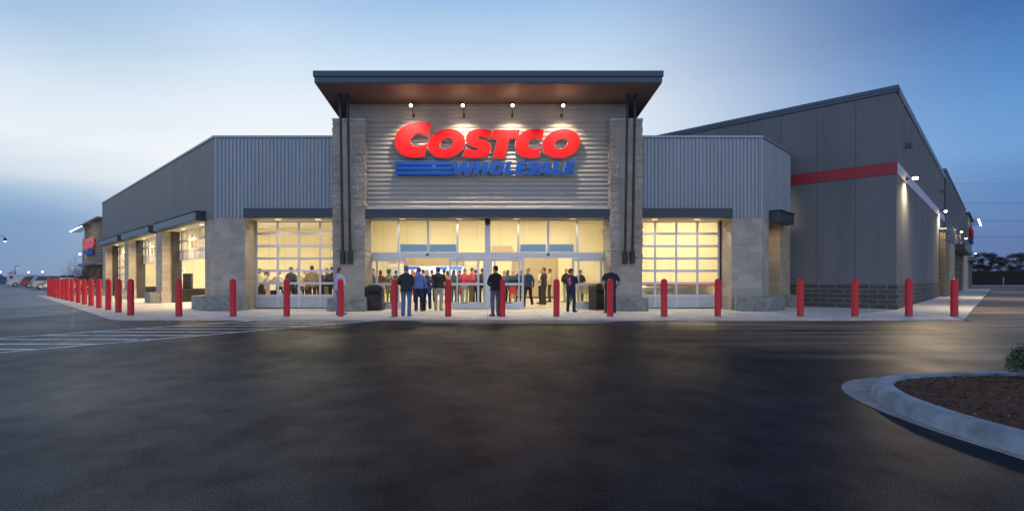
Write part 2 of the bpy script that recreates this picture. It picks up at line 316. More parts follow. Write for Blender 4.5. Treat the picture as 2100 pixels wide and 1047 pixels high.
def asphalt():
    m, nt, b, out = nodes('asphalt'); N = nt.nodes; L = nt.links
    tc = N.new('ShaderNodeTexCoord'); src = tc.outputs['Object']
    def nz(sc, det=6, st=None, rg=0.6):
        n = N.new('ShaderNodeTexNoise'); n.inputs['Scale'].default_value = sc; n.inputs['Detail'].default_value = det; n.inputs['Roughness'].default_value = rg
        if st:
            mp = N.new('ShaderNodeMapping'); mp.inputs['Scale'].default_value = st; L.new(src, mp.inputs[0]); L.new(mp.outputs[0], n.inputs[0])
        else: L.new(src, n.inputs[0])
        return n.outputs[0]
    def rng(v, a, b_, c, d):
        r = N.new('ShaderNodeMapRange'); L.new(v, r.inputs[0]); r.inputs[1].default_value = a; r.inputs[2].default_value = b_; r.inputs[3].default_value = c; r.inputs[4].default_value = d; return r.outputs[0]
    big = nz(0.3, 7, (1.0, 0.55, 1), 0.68); fine = nz(75, 3); med = nz(2.2, 7)
    cr = N.new('ShaderNodeValToRGB'); cr.color_ramp.elements[0].position = 0.34; cr.color_ramp.elements[0].color = (0.006, 0.0080, 0.0125, 1)
    cr.color_ramp.elements[1].position = 0.66; cr.color_ramp.elements[1].color = (0.013, 0.016, 0.0235, 1); L.new(big, cr.inputs[0])
    sc = N.new('ShaderNodeVectorMath'); sc.operation = 'SCALE'; L.new(cr.outputs[0], sc.inputs[0])
    mu = N.new('ShaderNodeMath'); mu.operation = 'MULTIPLY'; L.new(rng(fine, 0.35, 0.65, 0.45, 1.75), mu.inputs[0]); L.new(rng(med, 0.3, 0.7, 0.62, 1.38), mu.inputs[1]); L.new(mu.outputs[0], sc.inputs['Scale'])
    # floodlight glow on the right-hand drive, painted into the colour as tan streaks
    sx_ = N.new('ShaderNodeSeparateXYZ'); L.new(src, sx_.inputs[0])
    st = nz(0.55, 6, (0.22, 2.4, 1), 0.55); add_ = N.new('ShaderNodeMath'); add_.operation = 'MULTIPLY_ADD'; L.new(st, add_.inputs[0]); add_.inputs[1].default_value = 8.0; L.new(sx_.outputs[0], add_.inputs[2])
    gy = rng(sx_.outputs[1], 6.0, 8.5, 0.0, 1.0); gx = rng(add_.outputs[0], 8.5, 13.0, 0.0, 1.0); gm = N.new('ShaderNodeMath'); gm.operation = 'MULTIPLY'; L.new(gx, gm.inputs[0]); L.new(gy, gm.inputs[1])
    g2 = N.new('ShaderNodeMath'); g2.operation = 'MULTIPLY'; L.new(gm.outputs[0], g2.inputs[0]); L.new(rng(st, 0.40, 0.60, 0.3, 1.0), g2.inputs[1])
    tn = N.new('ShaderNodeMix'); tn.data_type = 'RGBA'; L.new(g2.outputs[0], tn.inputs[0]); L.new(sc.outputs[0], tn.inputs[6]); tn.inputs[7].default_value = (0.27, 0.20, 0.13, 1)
    # pale sky sheen on the far left lot, painted into the base colour
    lw = N.new('ShaderNodeMath'); lw.operation = 'MULTIPLY'; L.new(rng(sx_.outputs[1], 13.0, 27.0, 0.0, 1.0), lw.inputs[0]); L.new(rng(sx_.outputs[0], -8.0, -14.0, 0.0, 1.0), lw.inputs[1])
    tl = N.new('ShaderNodeMix'); tl.data_type = 'RGBA'; L.new(lw.outputs[0], tl.inputs[0]); L.new(tn.outputs[2], tl.inputs[6]); tl.inputs[7].default_value = (0.105, 0.14, 0.18, 1); tn = tl
    L.new(tn.outputs[2], b.inputs['Base Color'])
    # broad smoother (damp) bands give the stretched reflections of the lit doors
    damp = nz(0.5, 5, (1.0, 0.6, 1))
    L.new(rng(damp, 0.35, 0.65, 0.52, 0.38), b.inputs['Roughness'])
    gr = N.new('ShaderNodeMath'); gr.operation = 'MULTIPLY'; L.new(rng(fine, 0.33, 0.67, 0.25, 1.9), gr.inputs[0]); L.new(rng(med, 0.3, 0.7, 0.035, 0.085), gr.inputs[1]); L.new(gr.outputs[0], b.inputs['Specular IOR Level'])
    b.inputs['Specular Tint'].default_value = (0.44, 0.69, 1.0, 1)
    bp = N.new('ShaderNodeBump'); bp.inputs['Strength'].default_value = 0.5; bp.inputs['Distance'].default_value = 0.006; L.new(nz(90, 3), bp.inputs['Height'])
    bp2 = N.new('ShaderNodeBump'); bp2.inputs['Strength'].default_value = 0.25; bp2.inputs['Distance'].default_value = 0.012; L.new(nz(1.6, 4), bp2.inputs['Height']); L.new(bp.outputs[0], bp2.inputs['Normal'])
    L.new(bp2.outputs[0], b.inputs['Normal'])
    return m
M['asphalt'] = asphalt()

# ---------------------------------------------------------------- ground
ZR = -0.04                                                   # road level; the sidewalk top is z = 0
def struct(o): o['kind'] = 'structure'; return o
g = MB(); g.face([(-2500, -600, ZR - 0.04), (2500, -600, ZR - 0.04), (2500, 3000, ZR - 0.04), (-2500, 3000, ZR - 0.04)])
struct(g.build('ground', mat('field', (0.045, 0.045, 0.032), 0.95, 0, 0.4, 0.05, bump=0.02, bscale=3)))
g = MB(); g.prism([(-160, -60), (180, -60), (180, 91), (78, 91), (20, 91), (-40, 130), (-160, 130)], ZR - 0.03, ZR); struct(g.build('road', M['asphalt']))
walk = [(-11.6, 16.45), (15.3, 16.45), (66.3, 67.45), (63.6, 70.1), (30, 60), (-14, 56), (-30.3, 45.0), (-35.3, 40.0), (-12.6, 17.0), (-12.2, 16.7)]
g = MB(); g.prism(walk, ZR - 0.02, 0.0); struct(g.build('sidewalk', M['concrete'], bevel=0.012))
g = MB(); g.box(60, 180, 91.0, 91.35, ZR - 0.02, 0.14); struct(g.build('far_kerb', M['kerb']))
# hatched walkway paint
g = MB(); zp = ZR + 0.004
XU = lambda Y: -10.98 + (Y - 11.5) * 0.7123
XL = lambda Y: -8.83 + (Y - 9.27) * 0.7345
for Xf in (XU, XL): g.face([(Xf(3.0) - 0.08, 3.0, zp), (Xf(3.0) + 0.08, 3.0, zp), (Xf(16.44) + 0.08, 16.44, zp), (Xf(16.44) - 0.08, 16.44, zp)])
yy = 16.02
while yy > 3.2:
    a, b = yy - 0.075, yy + 0.075
    g.face([(XU(a) + 0.08, a, zp), (XL(a) - 0.08, a, zp), (XL(b) - 0.08, b, zp), (XU(b) + 0.08, b, zp)]); yy -= 0.79
struct(g.build('road_marking', M['paint'], recalc=False))
# lighter patch in front of the doors and a puddle at the kerb
def blob(cx, cy, rx, ry, seed, z, n=48):
    P = []
    for k in range(n):
        t = 2 * PI * k / n; r = 1 + 0.35 * (noise.noise(Vector((math.cos(t) * 1.6 + seed, math.sin(t) * 1.6, seed))) )
        P.append((cx + rx * r * math.cos(t), min(cy + ry * r * math.sin(t), 16.44), z))
    return P
g = MB(); g.face(blob(1.3, 16.1, 3.6, 0.75, 3.3, ZR + 0.004), None); struct(g.build('pale_patch', mat('pale_asphalt', (0.13, 0.125, 0.125), 0.6, 0, 0.2, 6, bump=0.02, bscale=90), recalc=False))
g = MB(); g.face(blob(3.9, 16.2, 1.1, 0.24, 8.1, ZR + 0.008), None)
pm = mat('water', (0.015, 0.016, 0.02), 0.03, 0, 0.1, 2, spec=0.8); struct(g.build('puddle', pm, recalc=False))

# ---------------------------------------------------------------- store building
BO = (0.0, 22.0, 0.0)
bld = empty('store_building', BO, 0, 'large grey warehouse store with a tall lit entrance canopy, ribbed metal wings and stone piers', 'store')
FL = ((-11.41, 21.4), (-R2, R2), (-R2, -R2))                 # left wing wall
FRW = ((11.47, 21.4), (R2, R2), (R2, -R2))                   # short right wing return
FG = ((17.3, 21.67), (-R2, R2), (-R2, -R2))                  # grey wall, left going
FS = ((17.3, 21.67), (R2, R2), (R2, -R2))                    # grey wall, right going

def vribs(mb, a0, a1, z0, z1, n=0.0, pitch=0.2, d=0.035, front=False):
    # trapezoid ribs; front=True -> local coords are (X, Y) world with Y = n and ribs towards -Y
    s = -1 if front else 1; a = a0; P = [(a0, 0)]
    while a < a1 - 1e-6:
        for f, h in ((0.46, 0), (0.56, 1), (0.86, 1), (0.96, 0)):
            x = a + f * pitch
            if x < a1: P.append((x, h * d))
        a += pitch
    P.append((a1, 0))
    for p, q in zip(P, P[1:]):
        A = (p[0], n + s * p[1]); B = (q[0], n + s * q[1])
        mb.face([(A[0], A[1], z0), (B[0], B[1], z0), (B[0], B[1], z1), (A[0], A[1], z1)])
def hribs(mb, a0, a1, z0, z1, n=0.0, pitch=0.186, d=0.05, front=False, seg=8):
    s = -1 if front else 1; N = int((z1 - z0) / pitch * seg)
    f = lambda i: n + s * d * (0.5 - 0.5 * math.cos(2 * PI * i / seg))
    for i in range(N):
        za, zb = z0 + (z1 - z0) * i / N, z0 + (z1 - z0) * (i + 1) / N
        mb.face([(a0, f(i), za), (a1, f(i), za), (a1, f(i + 1), zb), (a0, f(i + 1), zb)], smooth=True)

ZS, ZT = 3.83, 7.17
# wing siding
m = MB(); vribs(m, -11.41, -6.28, ZS, ZT, 21.4, 0.155, front=True); m.build('wing_siding', M['siding'], bld, recalc=False)
m = MB(FL); vribs(m, 0, 26.7, ZS, ZT, 0, 0.155); m.face([(26.7, 0, 0), (26.7, -17, 0), (26.7, -17, ZT), (26.7, 0, ZT)]); m.build('wing_siding', M['siding_dark'], bld, recalc=False)
m = MB(); vribs(m, 6.28, 11.47, ZS, ZT, 21.4, 0.155, front=True); m.build('wing_siding', M['siding'], bld, recalc=False)
m = MB(FRW); vribs(m, 0, 4.1, ZS, ZT, 0, 0.155); m.build('wing_siding', M['siding'], bld, recalc=False)
# solid behind siding + soffit line
for xa, xb in ((-11.3, -5.9), (5.9, 11.3)): m = MB(); m.box(xa, xb, 21.43, 21.6, ZS + 0.01, ZT); m.build('wall', M['soffit_white'], bld)
m = MB(FL); m.box(0.05, 26.6, -0.03, -0.2, ZS + 0.01, ZT); m.build('wall', M['soffit_white'], bld)
m = MB(FRW); m.box(0.05, 3.9, -0.03, -0.2, ZS + 0.01, ZT); m.build('wall', M['soffit_white'], bld)
# corner trims and copings
m = MB(); m.box(-11.45, -6.28, 21.33, 21.62, ZT, ZT + 0.09); m.box(-11.40, -11.33, 21.355, 21.39, ZS, ZT - 0.001)
m.fr = FL; m.box(0.0, 26.75, 0.07, -0.2, ZT + 0.002, ZT + 0.092); m.fr = None; m.build('coping', M['coping'], bld)
m = MB(); m.box(6.28, 11.5, 21.33, 21.62, ZT, ZT + 0.09); m.box(11.39, 11.46, 21.355, 21.39, ZS, ZT - 0.001)
m.fr = FRW; m.box(0.0, 4.1, 0.07, -0.2, ZT + 0.002, ZT + 0.092); m.fr = None; m.build('coping', M['coping'], bld)
m = MB(); m.face([(-11.3, 21.5, 7.0), (11.3, 21.5, 7.0), (14.3, 24.6, 7.0), (-15.8, 54.8, 7.0), (-30.1, 40.3, 7.0)]); m.build('roof', M['stucco'], bld)

# stone piers
def pier(poly, mt='block', z1=ZS, name='stone_pier'):
    m = MB(); m.prism(poly, 0.0, z1); return m.build(name, M[mt], bld)
pier([(-11.41, 21.4), (-10.13, 21.4), (-10.13, 22.35), (-11.64, 22.97), (-12.31, 22.3)])
pier([(10.19, 21.4), (11.47, 21.4), (12.09, 22.02), (11.42, 22.69), (10.19, 22.35)])
def plinth(poly, z1): m = MB(); m.prism(poly, 0.0, z1); return m.build('plinth_block', M['plinth'], bld, bevel=0.02)
plinth([(-11.66, 20.97), (-10.0, 20.97), (-10.0, 21.6), (-11.5, 21.8), (-12.5, 22.5), (-12.8, 22.11)], 0.58)
plinth([(10.05, 20.72), (11.62, 20.72), (12.62, 21.72), (12.2, 22.1), (10.4, 21.7)], 0.56)
m = MB(FL); m.box(8.54, 9.83, 0, -0.92, 0, ZS); m.build('stone_pier', M['block'], bld)
m = MB(FL); m.box(17.05, 18.25, 0, -0.92, 0, ZS); m.build('stone_pier', M['block'], bld)
m = MB(FL); m.box(25.5, 26.7, 0, -0.92, 0, ZS); m.build('stone_pier', M['block'], bld)
for a in (8.54, 17.05, 25.5):                              # wider base course and seat-like stone blocks
    m = MB(FL); m.box(a - 0.06, a + 1.3, 0.05, -0.7, 0, 0.62); m.build('plinth_block', M['block'], bld, bevel=0.01)
    m = MB(FL); m.box(a + 0.02, a + 1.2, 0.56, 0.06, 0, 0.56); m.build('plinth_block', M['plinth'], bld, bevel=0.02)
m = MB(FRW); m.box(2.5, 4.1, 0, -1.3, 0, ZS); m.build('stone_pier', M['block_warm'], bld)
m = MB(FRW); m.box(2.7, 4.1, 0.45, 0.01, 0, 0.55); m.build('plinth_block', M['plinth'], bld, bevel=0.02)
m = MB(FRW); m.box(0.9, 2.5, -0.75, -0.9, 0, ZS); m.build('wall', M['block_warm'], bld)

# projecting beams (flat canopies) over the openings
def beam(fr, a0, a1, n0, n1, z0, z1, mt, name='canopy_beam'):
    m = MB(fr); m.box(a0, a1, n0, n1, z0, z1); o = m.build(name, M[mt], bld, bevel=0.008); return o
beam(None, -10.02, -6.30, 20.98, 21.36, 3.80, 4.19, 'beam'); beam(None, 6.30, 10.04, 20.98, 21.36, 3.80, 4.19, 'beam')
for a0, a1 in ((1.05, 8.4), (9.5, 16.9), (18.1, 25.2)):
    m = MB(FL); m.box(a0, a1, 0.42, 0.045, 3.78, 4.17); m.m = 1; m.box(a0 + 0.02, a1 - 0.02, 0.435, 0.421, 3.81, 4.14)
    m.m = 0; m.box(a0 - 0.03, a1 + 0.03, 0.47, 0.04, 4.171, 4.21); m.build('canopy_beam', [M['beam'], M['beam_grey']], bld)
beam(FRW, 0.8, 2.9, 0.46, 0.045, 3.72, 4.18, 'beam'); beam(FRW, 0.75, 2.95, 0.52, 0.04, 4.181, 4.22, 'beam')
# soffits over recesses
for xa, xb in ((-10.12, -5.4), (5.4, 10.18)): m = MB(); m.box(xa, xb, 21.37, 22.5, ZS + 0.002, ZS + 0.15); m.build('soffit', M['soffit_white'], bld)
m = MB(FL); m.box(1.3, 26.6, 0.0, -1.0, ZS + 0.003, ZS + 0.15); m.build('soffit', M['soffit_white'], bld)
m = MB(FRW); m.box(0.9, 2.6, 0.0, -0.9, ZS + 0.003, ZS + 0.15); m.build('soffit', M['soffit_white'], bld)

# garage doors
def sect_door(fr, a0, cols, cw, ntop, z0, zrow, rows, front=False, n=0.0, jamb=True):
    """rows: list 'g' / 's' bottom to top, starting at z0; frame bars stand towards the outside"""
    s = -1 if front else 1
    fm = MB(fr); gm = MB(fr); pm_ = MB(fr); bw = 0.042; H = zrow * len(rows)
    o0, o1 = n, n + s * 0.05
    for c in range(cols + 1): fm.box(a0 + c * cw - bw, a0 + c * cw + bw, o0, o1, z0, z0 + H)
    for r in range(len(rows) + 1):
        for c in range(cols): fm.box(a0 + c * cw + bw, a0 + (c + 1) * cw - bw, o0, o1 - s * 0.004, max(z0, z0 + r * zrow - 0.05), min(z0 + H, z0 + r * zrow + 0.05))
    for r, k in enumerate(rows):
        for c in range(cols):
            x0, x1, za, zb = a0 + c * cw + bw, a0 + (c + 1) * cw - bw, z0 + r * zrow + 0.05, z0 + (r + 1) * zrow - 0.05
            if k == 'g': gm.face([(x0, n + s * 0.02, za), (x1, n + s * 0.02, za), (x1, n + s * 0.02, zb), (x0, n + s * 0.02, zb)])
            else: pm_.box(x0, x1, o0, o1 - s * 0.02, za, zb)
    d = fm.build('garage_door', M['alu'], bld)
    gg = gm.build('pane', M['glass'], d, recalc=False); gg.location = (0, 0, 0)
    if pm_.f: pp = pm_.build('door_panel', M['panel_white'], d); pp.location = (0, 0, 0)
    if jamb:
        for a in (a0 - 0.13, a0 + cols * cw + 0.045): j = MB(fr); j.box(a, a + 0.085, n - s * 0.06, n + s * 0.1, 0, ZS); j.build('door_track', M['darksteel'], bld)
    if z0 < 0.1: q = MB(fr); q.box(a0, a0 + cols * cw, n - s * 0.06, n + s * 0.055, 0.006, 0.045); q = q.build('door_seal', M['darksteel'], d); q.location = (0, 0, 0)
    return d
R7 = ['s'] + ['g'] * 6
sect_door(None, -10.09, 5, 0.924, 0, 0.02, 0.54, R7, True, 22.4)
sect_door(None, 10.09 - 5 * 0.924, 5, 0.924, 0, 0.02, 0.54, R7, True, 22.4)
sect_door(FL, 1.45, 8, 0.875, 0, 2.28, 0.52, ['s', 'g', 'g'], n=-0.86)
sect_door(FL, 9.98, 8, 0.875, 0, 2.28, 0.52, ['s', 'g', 'g'], n=-0.86)
sect_door(FL, 18.4, 8, 0.875, 0, 0.02, 0.54, R7, n=-0.86)
for a in (8.44, 16.95, 25.4): m = MB(FL); m.box(a - 0.01, a + 0.098, -0.44, -0.915, 0.0, ZS - 0.002); m.build('door_jamb', M['darksteel'], bld)

# entrance tower -------------------------------------------------
def rough_column(x0, x1, y0, y1, z0, z1, res=0.055):
    bm = bmesh.new()
    nx, ny, nz_ = [max(1, round(d / res)) for d in (x1 - x0, y1 - y0, z1 - z0)]
    cache = {}
    def V(i, j, k):
        key = (i, j, k)
        if key in cache: return cache[key]
        p = Vector((x0 + (x1 - x0) * i / nx, y0 + (y1 - y0) * j / ny, z0 + (z1 - z0) * k / nz_))
        nrm = Vector(((-1 if i == 0 else 1 if i == nx else 0), (-1 if j == 0 else 1 if j == ny else 0), 0))
        q = p * 1.0
        fx = (p.x - x0) / (x1 - x0)
        smooth_strip = (0.30 < fx < 0.62 and j == 0) or p.z < 1.75 or (abs(p.z - 3.9) < 0.28 and fx > 0.3)
        row = int(p.z / 0.3); seed = row * 7.3
        am = 0.004 if smooth_strip else 0.042
        blk = math.floor((p.x + p.y) / 0.6 + 0.5 * (row % 2)) * 3.7
        dsp = am * (0.35 * noise.noise(Vector((seed, blk, 0))) + 0.55 * noise.noise(q * 9.0 + Vector((seed, 0, 0))) + 0.8 * noise.noise(q * 23.0)) + (0.0 if smooth_strip else 0.02)
        if not smooth_strip and (p.z % 0.3) < 0.06: dsp -= 0.02
        v = bm.verts.new(p + nrm * dsp); cache[key] = v; return v
    uvl = bm.loops.layers.uv.new('UVMap')
    def quad(vs, uvs):
        f = bm.faces.new(vs); f.smooth = False
        for l, u in zip(f.loops, uvs): l[uvl].uv = u
    for k in range(nz_):
        for i in range(nx):
            for j in (0, ny):
                idx = [(i, j, k), (i + 1, j, k), (i + 1, j, k + 1), (i, j, k + 1)]
                quad([V(*t) for t in idx], [(x0 + (x1 - x0) * t[0] / nx, z0 + (z1 - z0) * t[2] / nz_) for t in idx])
        for j in range(ny):
            for i in (0, nx):
                idx = [(i, j, k), (i, j + 1, k), (i, j + 1, k + 1), (i, j, k + 1)]
                quad([V(*t) for t in idx], [(y0 + (y1 - y0) * t[1] / ny, z0 + (z1 - z0) * t[2] / nz_) for t in idx])
    bmesh.ops.recalc_face_normals(bm, faces=bm.faces)
    me = bpy.data.meshes.new('entrance_column'); bm.to_mesh(me); bm.free(); me.materials.append(M['block_rough'])
    o = bpy.data.objects.new('entrance_column', me); COL.objects.link(o); o.parent = bld; o.location = (-BO[0], -BO[1], 0); return o
for s in (-1, 1):
    x0, x1 = sorted((s * 6.31, s * 5.02))
    c = rough_column(x0, x1, 20.9, 22.2, 0, 7.74)
    m = MB(); m.box(x0 - 0.03, x1 + 0.03, 20.87, 22.23, 7.741, 7.83); k = m.build('column_cap', M['coping'], c); k.location = (0, 0, 0)
    m = MB(); m.box(x0 - 0.12, x1 + 0.12, 20.45, 20.86, 0, 0.54); m.build('plinth_block', M['plinth'], bld, bevel=0.02)
    for xx in (5.88, 5.58):                                  # slim steel struts from brackets up to the soffit
        m = MB(); tube(m, [(s * xx, 20.80, 1.95), (s * xx, 20.78, 2.3), (s * xx, 20.42, 8.66)], [0.055, 0.055, 0.055], 8)
        st = m.build('roof_strut', M['darksteel'], bld)
        m = MB(); m.box(s * xx - 0.085, s * xx + 0.085, 20.70, 20.92, 1.9, 2.42); b_ = m.build('bracket', M['darksteel'], st, bevel=0.01); b_.location = (0, 0, 0)
m = MB(); hribs(m, -5.0, 5.0, 4.17, 7.76, 21.3, front=True); hribs(m, -5.78, 5.78, 7.762, 8.55, 21.3, front=True)
m.build('tower_siding', M['siding_h'], bld, recalc=False)
m = MB(); m.box(-5.78, 5.78, 21.32, 29.0, 5.6, 8.2); m.box(-5.78, 5.78, 21.32, 21.5, 4.0, 5.59); m.build('tower_wall', M['siding_dark'], bld)
# tilted roof slab
def zs(y): return 8.56 + 0.1 * (21.3 - y)
m = MB()
X0, X1, Y0, Y1 = -6.6, 6.65, 19.5, 29.6
for (xa, xb, ya, yb, t0, t1, mi) in ((X0 + 0.03, X1 - 0.03, Y0 + 0.03, Y1, 0.0, 0.02, 1), (X0, X1, Y0, Y1 + 0.02, 0.021, 0.24, 0), (X0 - 0.04, X1 + 0.04, Y0 - 0.05, Y1 + 0.04, 0.242, 0.45, 0)):
    m.m = mi
    A = [(xa, ya), (xb, ya), (xb, yb), (xa, yb)]
    lo = [(x, y, zs(y) + t0) for x, y in A]; hi = [(x, y, zs(y) + t1) for x, y in A]
    m.face(lo[::-1]); m.face(hi)
    for i in range(4): j = (i + 1) % 4; m.face([lo[i], lo[j], hi[j], hi[i]])
roof = m.build('canopy_roof', [M['fascia'], M['soffit']], bld)
# header beam, soffit over the doors
beam(None, -4.98, 4.98, 20.96, 21.29, 3.79, 4.15, 'beam', 'header_beam')
m = MB(); m.box(-4.98, 4.98, 20.93, 21.31, 4.152, 4.19); m.build('flashing', M['alu'], bld)
m = MB(); m.box(-5.0, 5.0, 21.30, 22.15, 3.84, 3.95); m.build('soffit', M['soffit_white'], bld)
# spotlights on short arms washing the sign
WARM = (1.0, 0.78, 0.50)
def light(kind, loc, power, color=WARM, size=0.1, aim=None, spot=None, blend=0.5, name='lamp_light', sizey=None):
    l = bpy.data.lights.new(name, kind); l.energy = power; l.color = color
    if kind == 'AREA':
        l.size = size
        if sizey: l.shape = 'RECTANGLE'; l.size_y = sizey
    else: l.shadow_soft_size = size
    if spot: l.spot_size = math.radians(spot); l.spot_blend = blend
    o = bpy.data.objects.new(name, l); COL.objects.link(o); o.parent = bld
    o.location = Vector(loc) - Vector(BO)
    if aim is not None: o.rotation_euler = (Vector(aim) - Vector(loc)).to_track_quat('-Z', 'Y').to_euler()
    return o
for px in (843, 949, 1051, 1155):
    x = (px - 1000) / F * 20.65
    m = MB(); tube(m, [(x + 0.02, 21.28, 8.05), (x + 0.02, 20.95, 8.12), (x, 20.7, 8.27)], [0.014] * 3, 6); m.box(x - 0.03, x + 0.07, 21.2, 21.27, 7.98, 8.12)
    arm = m.build('spotlight', M['darksteel'], bld)
    m = MB(); lathe(m, [(0, 8.42), (0.05, 8.41), (0.075, 8.34), (0.085, 8.26), (0.0, 8.262)], (x, 20.66), 14); h_ = m.build('lamp_head', M['darksteel'], arm); h_.location = (0, 0, 0)
    m = MB(); ellips(m, (x, 20.62, 8.265), (0.06, 0.06, 0.055)); b_ = m.build('bulb', M['lamp'], arm, recalc=False); b_.location = (0, 0, 0)
    light('SPOT', (x, 20.48, 8.15), 520, WARM, 0.05, (x, 21.35, 4.9), 110, 1.0)
    light('POINT', (x, 20.2, 8.15), 7, (1.0, 0.62, 0.38), 0.08)

# sliding-door storefront ---------------------------------------
YD = 22.0
def X(px, D=22.0): return (px - CX) / F * D
def frame(name, rects, y0=YD - 0.05, y1=YD + 0.07, mt='alu', parent=bld):
    m = MB()
    for (a, b, z0, z1) in rects: m.box(a, b, y0, y1, z0, z1)
    o = m.build(name, M[mt], parent)
    if parent is not bld: o.location = (0, 0, 0)
    return o
def pane(rects, parent, y=YD + 0.01):
    m = MB()
    for (a, b, z0, z1) in rects: m.face([(a, y, z0), (b, y, z0), (b, y, z1), (a, y, z1)])
    o = m.build('pane', M['glass'], parent, recalc=False); o.location = (0, 0, 0); return o
zt0, zt1 = 2.42, 3.78
mull = [760, 817.5, 878, 938, 1000, 1063, 1124, 1183.5, 1244]
fr_ = frame('transom_window', [(X(p) - 0.045, X(p) + 0.045, zt0, zt1) for p in mull if p != 1000] + [(X(757), X(1247), zt1, zt1 + 0.06), (X(757), X(994), 2.19, zt0), (X(1006), X(1247), 2.19, zt0)], YD - 0.06, YD + 0.08)
pane([(X(a) + 0.04, X(b) - 0.04, zt0, zt1) for a, b in zip(mull, mull[1:])], fr_)
frame('mullion', [(X(994.3), X(1005.7), 0, zt1 - 0.001)], YD - 0.11, YD + 0.1)
m = MB(); lathe(m, [(0, 3.9), (0.10, 3.86), (0.125, 3.78), (0.125, 3.68), (0.09, 3.60), (0.0, 3.57)], (0, YD - 0.2), 16)
m.build('camera_dome', M['black'], bld)
for p in (877, 1124): m = MB(); ellips(m, (X(p), YD - 0.09, 2.33), (0.07, 0.05, 0.045)); m.build('motion_sensor', M['black'], bld)
def leaf(pa, pb, y, stile=None, parent=bld, name='sliding_door'):
    a, b = X(pa), X(pb); w = 0.085
    rc = [(a, a + w, 0.03, 2.17), (b - w, b, 0.03, 2.17), (a + w, b - w, 2.05, 2.17), (a + w, b - w, 1.01, 1.12), (a + w, b - w, 0.03, 0.30)]
    d = frame(name, rc, y - 0.025, y + 0.025)
    pane([(a + w, b - w, 0.30, 1.01), (a + w, b - w, 1.12, 2.05)], d, y); return d
def fixed(pa, pb, y, mids=()):
    a, b = X(pa), X(pb); w = 0.06
    rc = [(a, a + w, 0.02, 2.18), (b - w, b, 0.02, 2.18), (a + w, b - w, 2.06, 2.18), (a + w, b - w, 1.02, 1.11), (a + w, b - w, 0.02, 0.28)]
    d = frame('side_light', rc, y - 0.03, y + 0.03)
    pane([(a + w, b - w, 0.28, 1.02), (a + w, b - w, 1.11, 2.06)], d, y)
fixed(760, 819, YD + 0.03); leaf(772, 833, YD - 0.09)
leaf(921, 983, YD - 0.09); fixed(936, 994, YD + 0.03)
fixed(1006, 1066, YD + 0.03); leaf(1012.5, 1074, YD - 0.09)
leaf(1172.5, 1234, YD - 0.09); fixed(1185, 1244, YD + 0.03)
for p0, p1 in ((757, 994), (1006, 1247)):
    pass
for xa, xb in ((757, 760), (1244.1, 1247.5)): frame('door_frame', [(X(xa), X(xb) - 0.001, 0, 3.78)], YD - 0.07, YD + 0.09)
for xa, xb in ((747.5, 756.8), (1247.6, 1257)): m = MB(); m.box(X(xa), X(xb), 22.15, 22.3, 0, 3.84); m.build('wall', M['block'], bld)
# small maker's plates on the bottom rails
for p in (803, 952, 1043, 1205): m = MB(); m.box(X(p) - 0.14, X(p) + 0.14, YD - 0.121, YD - 0.117, 0.255, 0.285); m.build('door_plate', M['darksteel'], bld)

# interior -------------------------------------------------------
m = MB(); m.prism([(-10.2, 22.05), (10.2, 22.05), (14.5, 25.5), (14.5, 40.9), (-27.5, 40.9), (-27.5, 39.2), (-11.9, 23.6)], 0.001, 0.005); m.build('interior_floor', M['ifloor'], bld)
def iwall(x0, x1, y0, y1, z0=0.0, z1=5.3, mt='cream', nm='interior_wall'): m = MB(); m.box(x0, x1, y0, y1, z0, z1); return m.build(nm, M[mt], bld)
YB = 34.0
iwall(-8.9, -5.6, YB, YB + 0.15); iwall(-1.55, 8.4, YB, YB + 0.15); iwall(-5.6, -1.55, YB, YB + 0.15, 3.0)      # opening to the sales floor
for P_ in ([(-6.62, 22.6), (-6.50, 22.6), (-8.85, YB + 0.1), (-8.97, YB + 0.1)], [(6.50, 22.6), (6.62, 22.6), (8.42, YB + 0.1), (8.30, YB + 0.1)]):
    m = MB(); m.prism(P_, 0, 5.3); m.build('interior_wall', M['cream'], bld)
iwall(7.4, 18.2, 28.5, 28.65)

iwall(-27.9, -8.9, 41, 41.15); iwall(-9.0, -8.85, YB + 0.16, 40.99); iwall(-7.7, 6.7, 40.0, 40.15, mt='white'); iwall(-7.7, -7.6, 34.2, 40); iwall(6.6, 6.7, 34.2, 40)
m = MB(FL); m.box(25.3, 25.45, -1.0, -9.0, 0, 5.3); m.build('interior_wall', M['cream'], bld)
m = MB(); m.prism([(-10.6, 21.65), (10.6, 21.65), (14.3, 25.0), (14.3, 41.2), (-28.0, 41.2), (-28.0, 39.6)], 5.3, 5.4); m.build('ceiling', M['white'], bld)
m = MB()                                                  # panel joints on the walls
for x in [-6.9 + i * 1.55 for i in range(9)]: m.box(x - 0.008, x + 0.008, YB - 0.006, YB - 0.001, 0, 5.3)
for x in [-26 + i * 1.22 for i in range(15)]: m.box(x - 0.01, x + 0.01, 40.99, 40.996, 0, 5.3)
for x in [7.4 + i * 1.4 for i in range(5)]: m.box(x - 0.008, x + 0.008, 28.49, 28.497, 0, 5.3)
m.build('wall_joint', mat('wall_joint', (0.52, 0.46, 0.3), 0.9), bld)
